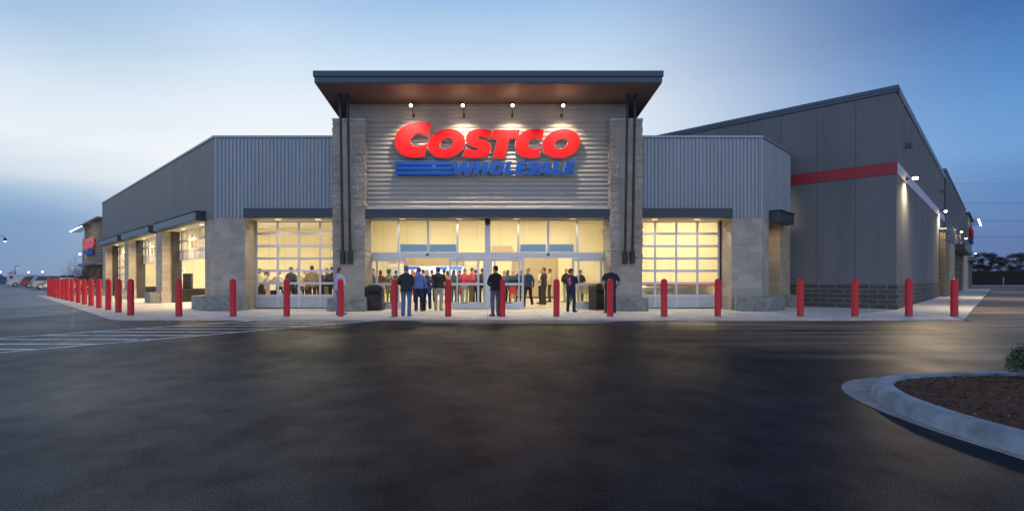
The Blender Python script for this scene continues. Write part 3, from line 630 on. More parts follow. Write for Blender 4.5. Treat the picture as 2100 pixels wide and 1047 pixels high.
# rolled shutter above the inner opening, tall shutter to the right of it
m = MB()
for i in range(10): z = 2.2 + i * 0.082; m.box(-5.6, -1.55, YB - 0.07 + 0.006 * (i % 2), YB + 0.02, z, z + 0.08)
m.box(-5.6, -1.55, YB - 0.09, YB + 0.03, 2.12, 2.198); m.build('shutter', M['shutter'], bld)
m = MB()
for i in range(32): z = 0.1 + i * 0.082; m.box(1.7, 4.55, YB - 0.07 + 0.006 * (i % 2), YB - 0.01, z, z + 0.08)
m.m = 1; m.box(1.7, 4.55, YB - 0.08, YB - 0.02, 0.006, 0.098); m.build('shutter', [M['shutter'], M['darksteel']], bld)
m = MB(); m.box(4.56, 4.66, YB - 0.1, YB - 0.005, 0, 2.9); m.box(1.6, 1.69, YB - 0.1, YB - 0.005, 0, 2.9); m.box(0.3, 1.6, YB - 0.4, YB - 0.01, 3.02, 3.46); m.build('shutter_housing', M['shutter'], bld)
# interior clerestory panes
m = MB(); m.box(-5.85, -2.05, YB - 0.06, YB - 0.01, 3.02, 3.62); cf = m.build('inner_window', M['alu'], bld)
m = MB(); m.box(-5.78, -4.0, YB - 0.08, YB - 0.061, 3.08, 3.56); m.box(-3.9, -2.1, YB - 0.08, YB - 0.061, 3.08, 3.56); k = m.build('pane', M['glass_blue'], cf); k.location = (0, 0, 0)
m = MB(); m.box(2.1, 5.75, YB - 0.06, YB - 0.01, 3.02, 3.62); cf = m.build('inner_window', M['alu'], bld)
m = MB(); m.box(2.17, 3.85, YB - 0.08, YB - 0.061, 3.08, 3.56); m.box(3.95, 5.68, YB - 0.08, YB - 0.061, 3.08, 3.56); k = m.build('pane', M['glass_blue'], cf); k.location = (0, 0, 0)
# ceiling lights
for (x, y, p) in ((-4, 24.5, 120), (0, 24.5, 120), (4, 24.5, 120), (-4, 30.5, 190), (0.5, 30.5, 190), (4.2, 30.5, 190), (-3.5, 37, 700), (-9.2, 25.2, 200), (-10.6, 30.5, 330), (-14.2, 27.6, 200), (-15, 32, 420), (-19.5, 33.2, 330), (-23.2, 37.0, 260),
                  (8.6, 24.6, 230), (11.2, 25.8, 210)):
    light('AREA', (x, y, 5.22), p * 1.1, (1.0, 0.86, 0.58) if y != 37 or x != -3.5 else (0.9, 0.95, 1.0), 2.4, (x, y, 0), sizey=0.8)
    m = MB(); m.box(x - 1.2, x + 1.2, y - 0.25, y + 0.25, 5.235, 5.29); m.build('ceiling_light', M['lamp_soft'], bld)
# under-canopy downlights
for (x, y) in [(-8.9, 21.75), (-7.2, 21.75), (7.1, 21.75), (8.9, 21.75), (-3.6, 21.6), (-1.2, 21.6), (1.2, 21.6), (3.6, 21.6)]:
    z = ZS - 0.02 if abs(x) > 5 else 3.82
    m = MB(); m.box(x - 0.12, x + 0.12, y - 0.02, y + 0.02, z - 0.012, z + 0.015); m.build('soffit_light', M['lamp_soft'], bld)
    light('SPOT', (x, y, z - 0.03), 40, WARM, 0.02, (x, y, 0), 150, 0.8)
for a in (3.2, 6.2, 11.5, 14.8, 20, 23.5):
    m = MB(FL); m.box(a - 0.14, a + 0.14, -0.35, -0.47, ZS - 0.03, ZS + 0.002); m.build('soffit_light', M['lamp_soft'], bld)
    w = Vector((*MB(FL).P((a, -0.4, ZS - 0.09))[:2], ZS - 0.09)); light('SPOT', w, 380, (1.0, 0.66, 0.27), 0.03, w - Vector((0, 0, 2)), 160, 0.8)
w = Vector((*MB(FRW).P((1.5, -0.1, 3.6))[:2], 3.6)); light('AREA', w, 10, (1.0, 0.70, 0.36), 0.3, w - Vector((0, 0, 2)))

# grey warehouse block -------------------------------------------
ZG = 9.2
m = MB(FG); m.box(0, 4.3, 0, -45, 1.07, ZG); m.build('wall', M['stucco'], bld, merge=1e-4)
m = MB(FG); m.box(4.301, 75, 0, -45, 5.6, ZG); m.build('wall', M['stucco'], bld, merge=1e-4)
m = MB(FG); m.box(46.8, 75, -0.01, -45, 0, 5.59); m.build('wall', M['stucco'], bld, merge=1e-4)
m = MB(FG); m.box(-0.03, 4.2, 0.03, -0.3, 0, 1.07); m.build('brick_base', M['brick_dark'], bld)
m = MB(FS); m.box(0.301, 26.6, 0.03, -0.3, 0, 1.069); m.build('brick_base', M['brick_dark'], bld)
m = MB(FG); m.box(-0.06, 75, 0.06, -0.4, ZG + 0.0, ZG + 0.12); m.box(-0.08, 75, 0.08, -0.4, ZG + 0.121, ZG + 0.27); m.build('coping', M['fascia'], bld)
m = MB(FS); m.box(0.41, 26.6, 0.06, -0.4, ZG, ZG + 0.12); m.box(0.41, 26.6, 0.08, -0.4, ZG + 0.121, ZG + 0.27); m.build('coping', M['coping'], bld)
m = MB(FG); m.box(-0.04, 4.2, 0.03, 0.002, 5.74, 6.24); m.build('red_band', M['red_band'], bld)
m = MB(FS); m.box(0.0, 26.6, 0.035, 0.002, 5.74, 6.24); m.build('pale_band', M['pale_band'], bld)
m = MB(FG)
for a in [1.42 + 1.48 * i for i in range(14)]:
    if a < 4: m.box(a - 0.009, a + 0.009, 0.004, 0.001, 1.08, 5.73)
    m.box(a - 0.009, a + 0.009, 0.004, 0.001, 6.25, ZG - 0.01)
m.build('wall_joint', M['joint'], bld)
m = MB(FS)
for a in [1.42 + 2.96 * i for i in range(9)]: m.box(a - 0.009, a + 0.009, 0.004, 0.001, 1.08, 5.73)
m.build('wall_joint', M['joint'], bld)
for a, z in ((3.0, 7.35), (22.5, 7.6)):
    m = MB(FS); m.box(a - 0.13, a + 0.13, 0.26, 0.0, z, z + 0.22); m.build('wall_box', M['stucco'], bld, bevel=0.02)
# far siding section on the right
ZF = 9.75
m = MB(FS); hribs(m, 26.7, 60.0, 4.45, ZF, 0.02, pitch=0.30, d=0.07, seg=6); m.build('wing_siding', M['siding_dark'], bld, recalc=False)
m = MB(FS); m.box(26.65, 73, 0, -12, 0, ZF); m.build('wall', M['siding_dark'], bld)
m = MB(FS); m.box(26.6, 59.9, 0.12, -0.3, ZF, ZF + 0.25); m.build('coping', M['fascia'], bld)
m = MB(FS); m.box(21.6, 24.9, 0.34, 0.031, 0, 4.83); m.m = 1; m.box(21.55, 24.95, 0.4, 0.0, 4.831, 4.95); m.build('brick_pilaster', [M['brick_tan'], M['coping']], bld)
m = MB(FS); m.box(27.5, 33.5, 0.3, 0.021, 0, 4.2); m.build('stone_pier', M['block_warm'], bld)
m = MB(FS); m.box(50.5, 59.8, 0.3, 0.021, 0, 4.2); m.build('stone_pier', M['block'], bld)
m = MB(FS); m.box(33.6, 50.4, 0.95, 0.03, 3.85, 4.35); m.m = 1; m.box(33.62, 50.38, 0.965, 0.951, 3.9, 4.3); m.build('canopy_beam', [M['beam'], M['beam_grey']], bld)
m = MB(FS); m.box(33.5, 50.5, 0.10, 0.03, 0, 3.84); m.build('garage_door', mat('lit_opening', (0.5, 0.42, 0.26), 0.7), bld)
m = MB(FS)
for a in range(34, 51, 2): m.box(a - 0.05, a + 0.05, 0.16, 0.101, 0, 3.8)
for z in range(1, 7): m.box(33.55, 50.45, 0.155, 0.102, z * 0.55 - 0.04, z * 0.55 + 0.04)
m.build('door_frame', M['darksteel'], bld)
# far entrance tower on the right
m = MB(FS); m.box(60.0, 72.5, 0.3, -10, 3.9, 9.3); m.m = 1; m.box(59.8, 72.7, 0.9, -10, 3.6, 3.9); m.m = 0; m.box(60.0, 61.5, 0.3, 0, 0, 3.59); m.box(71, 72.5, 0.3, 0, 0, 3.59)
m.build('tower_wall', [M['siding_dark'], M['beam_grey']], bld)
m = MB(FS); m.box(61.5, 71, 0.15, 0.01, 0, 3.59); m.build('wall', M['brick_tan'], bld)
m = MB(FS); m.box(59.8, 72.7, 0.5, -10.2, 9.3, 9.6); m.build('canopy_roof', M['fascia'], bld)
def outrigger(fr, a0, a1, nr, n0, n1, z, nm='outrigger_light'):
    m = MB(fr)
    for i in range(nr):
        a = a0 + (a1 - a0) * i / (nr - 1); m.box(a - 0.03, a + 0.03, n0, n1, z - 0.03, z + 0.03)
    o = m.build(nm, M['darksteel'], bld)
    m = MB(fr)
    for i in range(nr): a = a0 + (a1 - a0) * i / (nr - 1); m.box(a - 0.15, a + 0.15, n1 - 0.02, n1 + 0.16, z - 0.08, z + 0.02)
    k = m.build('bulb', M['lamp_cool'], o); k.location = (0, 0, 0)
outrigger(FS, 61.5, 71.5, 6, 0.3, 1.15, 8.75)

# wall floodlights on the right wall
def flood(fr, a, z, power, n=0.0, big=1.0):
    m = MB(fr); m.box(a - 0.06, a + 0.06, n + 0.08, n, z - 0.08, z + 0.08); m.box(a - 0.02, a + 0.02, n + 0.26, n + 0.07, z - 0.02, z + 0.02)
    o = m.build('wall_lamp', M['darksteel'], bld)
    m = MB(fr); m.box(a - 0.09, a + 0.09, n + 0.42, n + 0.24, z + 0.03, z + 0.08); k = m.build('lamp_head', M['darksteel'], o); k.location = (0, 0, 0)
    c = MB(fr).P((a, n + 0.34, z)); m = MB(); ellips(m, (c[0], c[1], z - 0.01), (0.085 * big, 0.085 * big, 0.07)); k = m.build('bulb', M['lamp'], o, recalc=False); k.location = (0, 0, 0)
    aim = MB(fr).P((a, n + 0.15, 0.0)); light('SPOT', (c[0], c[1], z - 0.12), power, (1.0, 0.76, 0.46), 0.08, (aim[0], aim[1], 0), 165, 1.0)
    far = MB(fr).P((a, n + 9.0, 0.0)); light('SPOT', (c[0], c[1], z - 0.13), power * 2.5, (1.0, 0.78, 0.50), 0.15, (far[0], far[1], 0), 120, 0.8)
light('SPOT', (19.75, 23.15, 5.7), 1900, (1.0, 0.76, 0.46), 0.35, (14.5, 9.6, 0), 54, 1.0)     # the corner floodlight also throws forward over the drive
flood(FS, 2.7, 5.88, 750, 0.035, 1.3); flood(FS, 21.3, 6.1, 800, 0.035); flood(FS, 41.0, 5.9, 260, 0.1); flood(FS, 50.5, 5.8, 260, 0.1); flood(FS, 73.2, 4.9, 120, 0.3)

# ---------------------------------------------------------------- lettering, traced as outlines (sign pixels, y down)
def cat(pts, n=6):
    if len(pts) < 3: return pts[:]
    out = []; P = [pts[0]] + pts + [pts[-1]]
    for i in range(1, len(P) - 2):
        for k in range(n):
            t = k / n; p0, p1, p2, p3 = P[i - 1], P[i], P[i + 1], P[i + 2]
            out.append(tuple(0.5 * ((2 * p1[j]) + (-p0[j] + p2[j]) * t + (2 * p0[j] - 5 * p1[j] + 4 * p2[j] - p3[j]) * t * t + (-p0[j] + 3 * p1[j] - 3 * p2[j] + p3[j]) * t ** 3) for j in (0, 1)))
    out.append(pts[-1]); return out
def segs(*S):
    out = []
    for s in S:
        c = cat(s)
        if out and c and math.dist(out[-1], c[0]) < 0.5: c = c[1:]
        out += c
    if math.dist(out[0], out[-1]) < 0.5: out.pop()
    return out
def ring(cx, cy, rx, ry, sh, n=48): return [(cx + rx * math.cos(2 * PI * k / n) - sh * math.sin(2 * PI * k / n), cy + ry * math.sin(2 * PI * k / n)) for k in range(n)]
def shift(P, dx): return [(x + dx, y) for x, y in P]
L_C = segs([(468, 72), (420, 59), (360, 54), (290, 60), (220, 82), (150, 127), (112, 180), (97, 242), (103, 300), (125, 345), (170, 387), (230, 410), (300, 418), (350, 415), (400, 407)],
           [(400, 407), (433, 268)], [(433, 268), (400, 290), (355, 302), (310, 302), (278, 288), (260, 255), (264, 222), (290, 188), (330, 170), (375, 170), (412, 182), (445, 205)], [(445, 205), (468, 72)])
L_c = segs([(1628, 138), (1590, 127), (1540, 123), (1480, 129), (1425, 148), (1370, 190), (1342, 235), (1333, 285), (1342, 335), (1375, 382), (1430, 412), (1500, 423), (1540, 420), (1576, 411)],
           [(1576, 411), (1598, 308)], [(1598, 308), (1565, 324), (1525, 330), (1485, 318), (1463, 290), (1468, 260), (1495, 230), (1535, 216), (1575, 224), (1608, 248)], [(1608, 248), (1628, 138)])
L_S = segs([(1100, 150), (1065, 224)], [(1065, 224), (1030, 210), (990, 201), (960, 203), (953, 213), (975, 225), (1030, 242), (1068, 268), (1085, 308), (1076, 355), (1045, 392), (1000, 412), (930, 423), (850, 417), (785, 400)],
           [(785, 400), (835, 318)], [(835, 318), (870, 335), (910, 345), (945, 340), (952, 326), (930, 312), (880, 296), (845, 270), (828, 235), (833, 190), (860, 155), (910, 131), (975, 123), (1040, 129), (1100, 150)])
L_T = [(1112, 130), (1382, 130), (1356, 222), (1272, 222), (1227, 420), (1098, 420), (1152, 222), (1088, 222)]
RED = [('C', [L_C]), ('O', [ring(628, 272, 190, 150, 28), ring(627, 273, 66, 58, 20)]), ('S', [L_S]), ('T', [L_T]), ('C', [L_c]), ('O', [ring(1806, 273, 192, 150, 30), ring(1803, 275, 66, 57, 20)])]
def sscale(P): return [(1440 + (x - 785) * (1578 - 1440) / 315, 450 + (y - 123) * 140 / 300) for x, y in P]
wE = [(1355, 455), (1455, 455), (1446, 490), (1400, 490), (1397, 503), (1440, 503), (1432, 538), (1389, 538), (1386, 552), (1438, 552), (1430, 588), (1327, 588)]
BLU = [('W', [[(688, 455), (744, 455), (754, 520), (796, 455), (842, 455), (850, 520), (880, 455), (930, 455), (862, 588), (812, 588), (802, 528), (766, 588), (714, 588)]]),
       ('H', [[(934, 455), (984, 455), (972, 500), (1004, 500), (1016, 455), (1066, 455), (1040, 588), (988, 588), (998, 544), (964, 544), (952, 588), (900, 588)]]),
       ('O', [ring(1141, 520, 80, 70, 14), ring(1142, 521, 30, 24, 9)]),
       ('L', [[(1242, 455), (1296, 455), (1276, 544), (1328, 544), (1318, 588), (1212, 588)]]), ('E', [wE]), ('S', [sscale(L_S)]),
       ('A', [[(1622, 455), (1682, 455), (1702, 588), (1640, 588), (1637, 566), (1600, 566), (1588, 588), (1528, 588)], [(1634, 496), (1636, 536), (1612, 536)]]),
       ('L', [shift([(1242, 455), (1296, 455), (1276, 544), (1328, 544), (1318, 588), (1212, 588)], 490)]), ('E', [shift(wE, 495)])]
BAR = [[(107, 455), (672, 455), (680, 492), (107, 492)], [(107, 504), (683, 504), (690, 540), (107, 540)], [(107, 551), (692, 551), (700, 590), (107, 590)]]
def glyph(loops, depth, off, bev=0.0):
    cu = bpy.data.curves.new('g', 'CURVE'); cu.dimensions = '2D'; cu.fill_mode = 'BOTH'; cu.extrude = depth / 2; cu.offset = off; cu.bevel_depth = bev; cu.bevel_resolution = 1
    for P in loops:
        sp = cu.splines.new('POLY'); sp.points.add(len(P) - 1); sp.use_cyclic_u = True
        for i, (x, y) in enumerate(P): sp.points[i].co = ((x - 1050) * 0.004, -(y - 322) * 0.004, 0, 1)      # 5 sign px per photo px, 0.02 m per photo px
    o = bpy.data.objects.new('g', cu); COL.objects.link(o)
    dg = bpy.context.evaluated_depsgraph_get(); me = bpy.data.meshes.new_from_object(o.evaluated_get(dg)); bpy.data.objects.remove(o); bpy.data.curves.remove(cu); return me
GL = []
for ch, lp in RED: GL.append(('letter', glyph(lp, 0.12, -0.004, 0.006), glyph(lp, 0.12, 0.010), 'red', ch))
for ch, lp in BLU: GL.append(('letter', glyph(lp, 0.10, -0.002, 0.004), glyph(lp, 0.10, 0.007), 'blue', ch))
for b in BAR: GL.append(('stripe', glyph([b], 0.10, 0.0, 0.004), None, 'blue', ''))
def store_sign(loc, rz, scale, label, trims=True, emit=None):
    e = empty('store_sign', loc, rz, label, 'sign', 'store name signs'); e.scale = (scale,) * 3
    for nm, me, tr, c, ch in GL:
        if emit and c == 'red': me = me.copy(); me.materials.clear(); me.materials.append(emit)
        elif not me.materials: me.materials.append(M[c])
        o = bpy.data.objects.new(nm, me); COL.objects.link(o); o.parent = e; o.rotation_euler = (PI / 2, 0, 0)
        if c == 'red' and ch: o['label'] = 'red capital letter ' + ch
        if c == 'blue' and ch: o['label'] = 'blue capital letter ' + ch
        if tr and trims:
            if not tr.materials: tr.materials.append(M['trim'])
            t = bpy.data.objects.new('trim', tr); COL.objects.link(t); t.parent = o; t.location = (0, 0, -0.03)
    return e
# main sign: 1 photo px = 21.05/1050 m at the letters
store_sign(((1000 - CX) / F * 21.05, 21.10, CH + (571 - 304.4) / F * 21.05), 0, 21.05 / F / 0.02, 'large sign of red and blue raised letters on the ribbed wall above the doors')
w = MB(FS).P((66, 0.5, 0)); store_sign((w[0], w[1], 7.1), PI / 4, 1.05, 'small red store sign on the far tower at the right end of the building', trims=False)

# ---------------------------------------------------------------- far annex at the left
ANO = (-46.0, 62.0); FA = (ANO, (-R2, R2), (-R2, -R2))
anx = empty('store_annex', (-46, 62, 0), 0, 'distant dark tower with ribbed siding and a small lit sign, left of the long wing', 'building')
m = MB(FA); m.box(-3, 20.8, 0, -14, 0, 7.25); m.build('wall', mat('annex_wall', (0.10, 0.11, 0.12), 0.8, 0, 0.1, 1), anx)
m = MB(FA); hribs(m, 1.0, 15.5, 3.0, 8.6, 0.35, pitch=0.36, d=0.09, seg=6); m.build('tower_siding', mat('annex_siding', (0.20, 0.17, 0.14), 0.85), anx, recalc=False)
m = MB(FA); m.box(1.0, 15.5, 0.3, -3, 0, 8.6); m.build('tower_wall', M['brick_tan'], anx)
m = MB(FA); m.box(0.6, 15.9, 1.0, -3.2, 8.6, 8.8); m.build('roof', M['fascia'], anx)
m = MB(FA); m.box(1.0, 15.2, 1.2, 0.36, 3.0, 3.35); m.build('canopy_beam', M['beam_grey'], anx)
for a in (3.5, 8.5): m = MB(FA); m.box(a, a + 2.0, 0.34, 0.301, 0, 2.6); m.build('doorway', mat('doorway', (0.3, 0.22, 0.12), 0.7), anx)
m = MB(FA)
for i in range(6): a = 7.5 + 2.1 * i; m.box(a - 0.05, a + 0.05, 1.6, 0.5, 8.0, 8.08)
of = m.build('outrigger_light', M['darksteel'], anx)
m = MB(FA)
for i in range(6): a = 7.5 + 2.1 * i; m.box(a - 0.16, a + 0.16, 1.75, 1.6, 7.98, 8.1)
k = m.build('bulb', M['lamp_cool'], of); k.location = (0, 0, 0)
m = MB(FA); m.box(18.1, 18.4, 0.7, 0.5, 4.82, 4.92); o = m.build('wall_lamp', M['lamp'], anx)
w = MB(FA).P((18.3, 0.6, 4.7)); l = light('SPOT', (w[0], w[1], 4.7), 90, WARM, 0.1, (w[0] + 0.2, w[1] + 0.2, 0), 100, 0.8); l = light('SPOT', (w[0] - 0.2, w[1] - 0.2, 4.7), 500, WARM, 0.1, (w[0] + 2, w[1] - 14, 0), 130, 0.8)
m = MB(FL); m.box(26.71, 26.8, -0.6, -0.9, 5.6, 5.8); m.box(26.72, 27.2, -0.72, -0.78, 5.68, 5.72); o = m.build('wall_lamp', M['darksteel'], bld)  # added lamp on the unseen wing end wall, to brighten the parked sedan
w = MB(FL).P((27.3, -0.75, 0)); m = MB(); ellips(m, (w[0], w[1], 5.66), (0.12, 0.12, 0.06)); k = m.build('bulb', M['lamp'], o, recalc=False); k.location = (0, 0, 0)
light('SPOT', (w[0], w[1], 5.55), 12000, WARM, 0.1, (-49, 61, 0.6), 55, 1.0)  # beam of the added lamp, thrown at the parked cars
w = MB(FA).P((8, 2.5, 7.9)); l = light('AREA', (w[0], w[1], 7.9), 50, (1, 0.8, 0.6), 6.0, (w[0] + 1.6, w[1] + 1.6, 5), sizey=0.5)
w = MB(FA).P((10.2, 0.62, 0)); store_sign((w[0], w[1], 5.75), -PI / 4, 1.18, 'small distant store sign glowing red and blue on the far left tower', trims=False, emit=emis('sign_red_lit', (1.0, 0.05, 0.08), 0.35))

# ---------------------------------------------------------------- bollards
def make_bollard():
    r = empty('bollard', (0, 0, 0)); m = MB()
    lathe(m, [(0.0, 1.30), (0.045, 1.293), (0.08, 1.268), (0.102, 1.225), (0.108, 1.18), (0.108, 0.02), (0.112, 0.0)], seg=24); m.build('sleeve', M['bollard'], r)
    m = MB(); lathe(m, [(0.112, 0.035), (0.112, 0.0)], seg=24); return r
bpos = []
for px in (367, 478, 588, 699, 809, 919, 1030, 1141, 1251, 1362, 1472, 1641, 1753, 1864, 1957): bpos.append((px, (px - CX) / F * 17.7, 17.7))
lrow = [(268, 646), (243, 639.6), (222, 634), (203, 629.5), (187, 626), (173, 622.5), (160, 619.3), (148, 616.4), (138, 613.8), (129, 611.5), (121, 609.5), (113, 607.6), (106, 606), (100, 604.6)]
a0 = Vector((-12.69, 18.2)); a1 = Vector((-34.7, 40.5))
for i in range(14): p = a0.lerp(a1, (i / 13.0)); bpos.append((lrow[i][0], p.x, p.y))
# follow the measured spacing along the left row
for i in range(14):
    px = lrow[i][0]; r = (CX - px) / F; Y = 5.51 / (1 - r); bpos[15 + i] = (px, -r * Y, Y)
blab = ['third bollard of the front row, by the stone corner of the left wing', 'bollard in front of the stone corner pier of the left wing', 'bollard before the left wing glass garage door', 'bollard in front of the person in the pale grey hoodie',
        'bollard beside the left litter bin and the man in jeans', 'bollard before the right end of the left doorway', 'bollard beside the man in the black jacket', 'bollard in the middle of the right doorway', 'bollard hiding part of the bald man in the navy shirt',
        'bollard before the right wing garage door, nearer the doors', 'bollard before the right edge of the right wing garage door', 'bollard before the low dark block wall, nearest the stone pier', 'bollard before the middle of the dark block wall base', 'bollard at the corner of the grey warehouse wall',
        'last bollard at the right end of the row, near the kerb corner']
blab[0] = 'leftmost bollard of the row parallel to the front, before the stone corner'
ordn = ['nearest', 'second nearest', 'third nearest', 'fourth nearest', 'fifth nearest', 'sixth nearest', 'seventh nearest', 'eighth nearest', 'ninth nearest', 'tenth nearest', 'fourth from the far end', 'third from the far end', 'second from the far end', 'farthest']
b0 = make_bollard()
for i, (px, x, y) in enumerate(bpos):
    o = b0 if i == 0 else copy_tree(b0)
    o.location = (x, y, 0); o.rotation_euler = (random.uniform(-0.012, 0.012), random.uniform(-0.012, 0.012), i * 0.7)
    tag(o, ('red ' + blab[i]) if i < 15 else 'red bollard, %s of the row receding along the left wing' % ordn[i - 15], 'bollard', 'red bollards along the sidewalk')

# ---------------------------------------------------------------- litter bins
def make_bin():
    r = empty('litter_bin', (0, 0, 0)); m = MB(); m.box(-0.35, 0.35, -0.3, 0.3, 0.0, 0.05); m.box(-0.33, 0.33, -0.28, 0.28, 0.051, 0.86); m.build('bin_body', M['black'], r, world=False, bevel=0.03)
    m = MB()
    m.prism([(-0.36, -0.31), (0.36, -0.31), (0.36, 0.31), (-0.36, 0.31)], 0.87, 0.93)
    for k in range(8):
        a, b = PI * k / 8, PI * (k + 1) / 8; q = lambda t: (-0.34 * math.cos(t), 0.931 + 0.12 * math.sin(t))
        (xa, za), (xb, zb) = q(a), q(b); m.face([(xa, -0.29, za), (xb, -0.29, zb), (xb, 0.29, zb), (xa, 0.29, za)], smooth=True)
        m.face([(xa, -0.29, za), (xb, -0.29, zb), (0, -0.29, 0.931)]); m.face([(xa, 0.29, za), (xb, 0.29, zb), (0, 0.29, 0.931)])
    m.build('lid', M['black'], r, world=False, bevel=0.008)
    m = MB(); m.box(-0.24, 0.24, -0.30, -0.281, 0.66, 0.80); m.build('bin_opening', mat('bin_hole', (0.004, 0.004, 0.004), 0.9), r, world=False)
    m = MB(); m.box(-0.27, 0.27, -0.292, -0.281, 0.12, 0.56); m.build('bin_door', M['black'], r, world=False, bevel=0.01)
    return r
bn = make_bin(); bn.location = ((767 - CX) / F * 20.9, 21.15, 0); tag(bn, 'black litter bin beside the left stone column and left sliding door', 'litter bin', 'black litter bins at the entrance')
b2 = copy_tree(bn); b2.location = ((1226 - CX) / F * 21.0, 21.3, 0); b2.rotation_euler = (0, 0, 0.6); b2.scale = (0.72, 0.8, 1.05); tag(b2, 'black litter bin turned at an angle behind the bald man at the right column', 'litter bin', 'black litter bins at the entrance')

# ---------------------------------------------------------------- people
SK = {'light': mat('skin_light', (0.50, 0.30, 0.21), 0.55, 0, 0.06, 10), 'tan': mat('skin_tan', (0.40, 0.22, 0.14), 0.55, 0, 0.06, 10), 'dark': mat('skin_dark', (0.10, 0.05, 0.03), 0.5, 0, 0.06, 10)}
def cloth(name, c, v=0.18): return mat(name, c, 0.85, 0, v, 9, bump=0.03, bscale=22)
HM = {k: mat('hair_' + k, c, 0.6, 0, 0.35, 30, stretch=(1, 1, 0.2)) for k, c in dict(black=(0.012, 0.01, 0.01), brown=(0.06, 0.03, 0.018), auburn=(0.12, 0.03, 0.02), grey=(0.16, 0.15, 0.14), white=(0.62, 0.60, 0.55), blond=(0.48, 0.30, 0.12), navy=(0.01, 0.014, 0.035)).items()}
CM = {k: cloth('cloth_' + k, c) for k, c in dict(charcoal=(0.028, 0.034, 0.042), black=(0.012, 0.012, 0.014), blackbrown=(0.03, 0.024, 0.02), navy=(0.012, 0.018, 0.045), blue=(0.09, 0.15, 0.40), hoodie=(0.46, 0.50, 0.68), khaki=(0.40, 0.34, 0.25), jeans=(0.07, 0.16, 0.34), paleblue=(0.28, 0.34, 0.42),
      grey=(0.09, 0.10, 0.12), red=(0.55, 0.03, 0.06), white=(0.75, 0.72, 0.62), cream=(0.70, 0.58, 0.33), tan=(0.36, 0.27, 0.15), suit=(0.05, 0.045, 0.055), brown=(0.14, 0.08, 0.045), teal=(0.03, 0.07, 0.08), maroon=(0.11, 0.03, 0.035), darkgrey=(0.05, 0.045, 0.05), denim=(0.03, 0.06, 0.11)).items()}
def pattern(name, a, b, c, sc=22):
    m, nt, bs, out = nodes(name); N = nt.nodes; L = nt.links; tc = N.new('ShaderNodeTexCoord'); v = N.new('ShaderNodeTexNoise'); v.inputs['Scale'].default_value = sc; v.inputs['Detail'].default_value = 2
    L.new(tc.outputs['Object'], v.inputs[0]); r = N.new('ShaderNodeValToRGB'); r.color_ramp.interpolation = 'CONSTANT'; r.color_ramp.elements[0].color = (*a, 1); r.color_ramp.elements[1].position = 0.54; r.color_ramp.elements[1].color = (*b, 1)
    e = r.color_ramp.elements.new(0.62); e.color = (*c, 1); L.new(v.outputs[0], r.inputs[0]); L.new(r.outputs[0], bs.inputs['Base Color']); bs.inputs['Roughness'].default_value = 0.8; return m
CM['blouse'] = pattern('cloth_blouse', (0.012, 0.022, 0.07), (0.03, 0.08, 0.20), (0.22, 0.28, 0.38), 14); CM['camo'] = pattern('cloth_floral', (0.05, 0.05, 0.03), (0.40, 0.36, 0.14), (0.55, 0.5, 0.35), 16)
SHOE = {'black': mat('shoe_black', (0.012, 0.011, 0.011), 0.4), 'brown': mat('shoe_brown', (0.10, 0.06, 0.035), 0.5), 'grey': mat('shoe_grey', (0.16, 0.18, 0.22), 0.6)}
def remesh(mb, name, material, parent, vox, fold=0.0, seed=0, extra=None):
    me = mb.mesh(name, material, recalc=True); o = bpy.data.objects.new(name, me); COL.objects.link(o)
    r = o.modifiers.new('Remesh', 'REMESH'); r.mode = 'VOXEL'; r.voxel_size = vox; r.use_smooth_shade = True
    s = o.modifiers.new('Smooth', 'SMOOTH'); s.iterations = 3; s.factor = 0.5
    dg = bpy.context.evaluated_depsgraph_get(); m2 = bpy.data.meshes.new_from_object(o.evaluated_get(dg)); m2.name = name
    if fold:
        for v in m2.vertices:
            c = v.co; d = noise.noise(Vector((c.x * 9 + seed, c.y * 9, c.z * 5))) + 0.6 * noise.noise(Vector((c.x * 22, c.y * 22 + seed, c.z * 11)))
            v.co += v.normal * d * fold
    if extra:
        bm = bmesh.new(); bm.from_mesh(m2); t = extra.mesh('x', material); bm.from_mesh(t); bm.to_mesh(m2); bm.free()
    for p in m2.polygons: p.use_smooth = True
    if not m2.materials: m2.materials.append(material)
    o.modifiers.clear(); o.data = m2; o.parent = parent; return o
ARM = {   # (elbow, wrist) for the right side, x is mirrored for the left; y forward
    'down': ((0.255, -0.03, 1.13), (0.27, 0.06, 0.88)), 'crossed': ((0.245, 0.04, 1.12), (0.02, 0.21, 1.18)), 'front': ((0.25, 0.02, 1.12), (0.10, 0.22, 1.05)),
    'pocket': ((0.29, -0.05, 1.13), (0.21, 0.06, 0.93)), 'hip': ((0.33, -0.06, 1.14), (0.19, 0.03, 1.02)), 'up': ((0.26, 0.10, 1.16), (0.16, 0.26, 1.36)), 'back': ((0.25, -0.09, 1.14), (0.07, -0.16, 1.0)), 'bag': ((0.25, 0.02, 1.14), (0.26, 0.16, 0.98))}
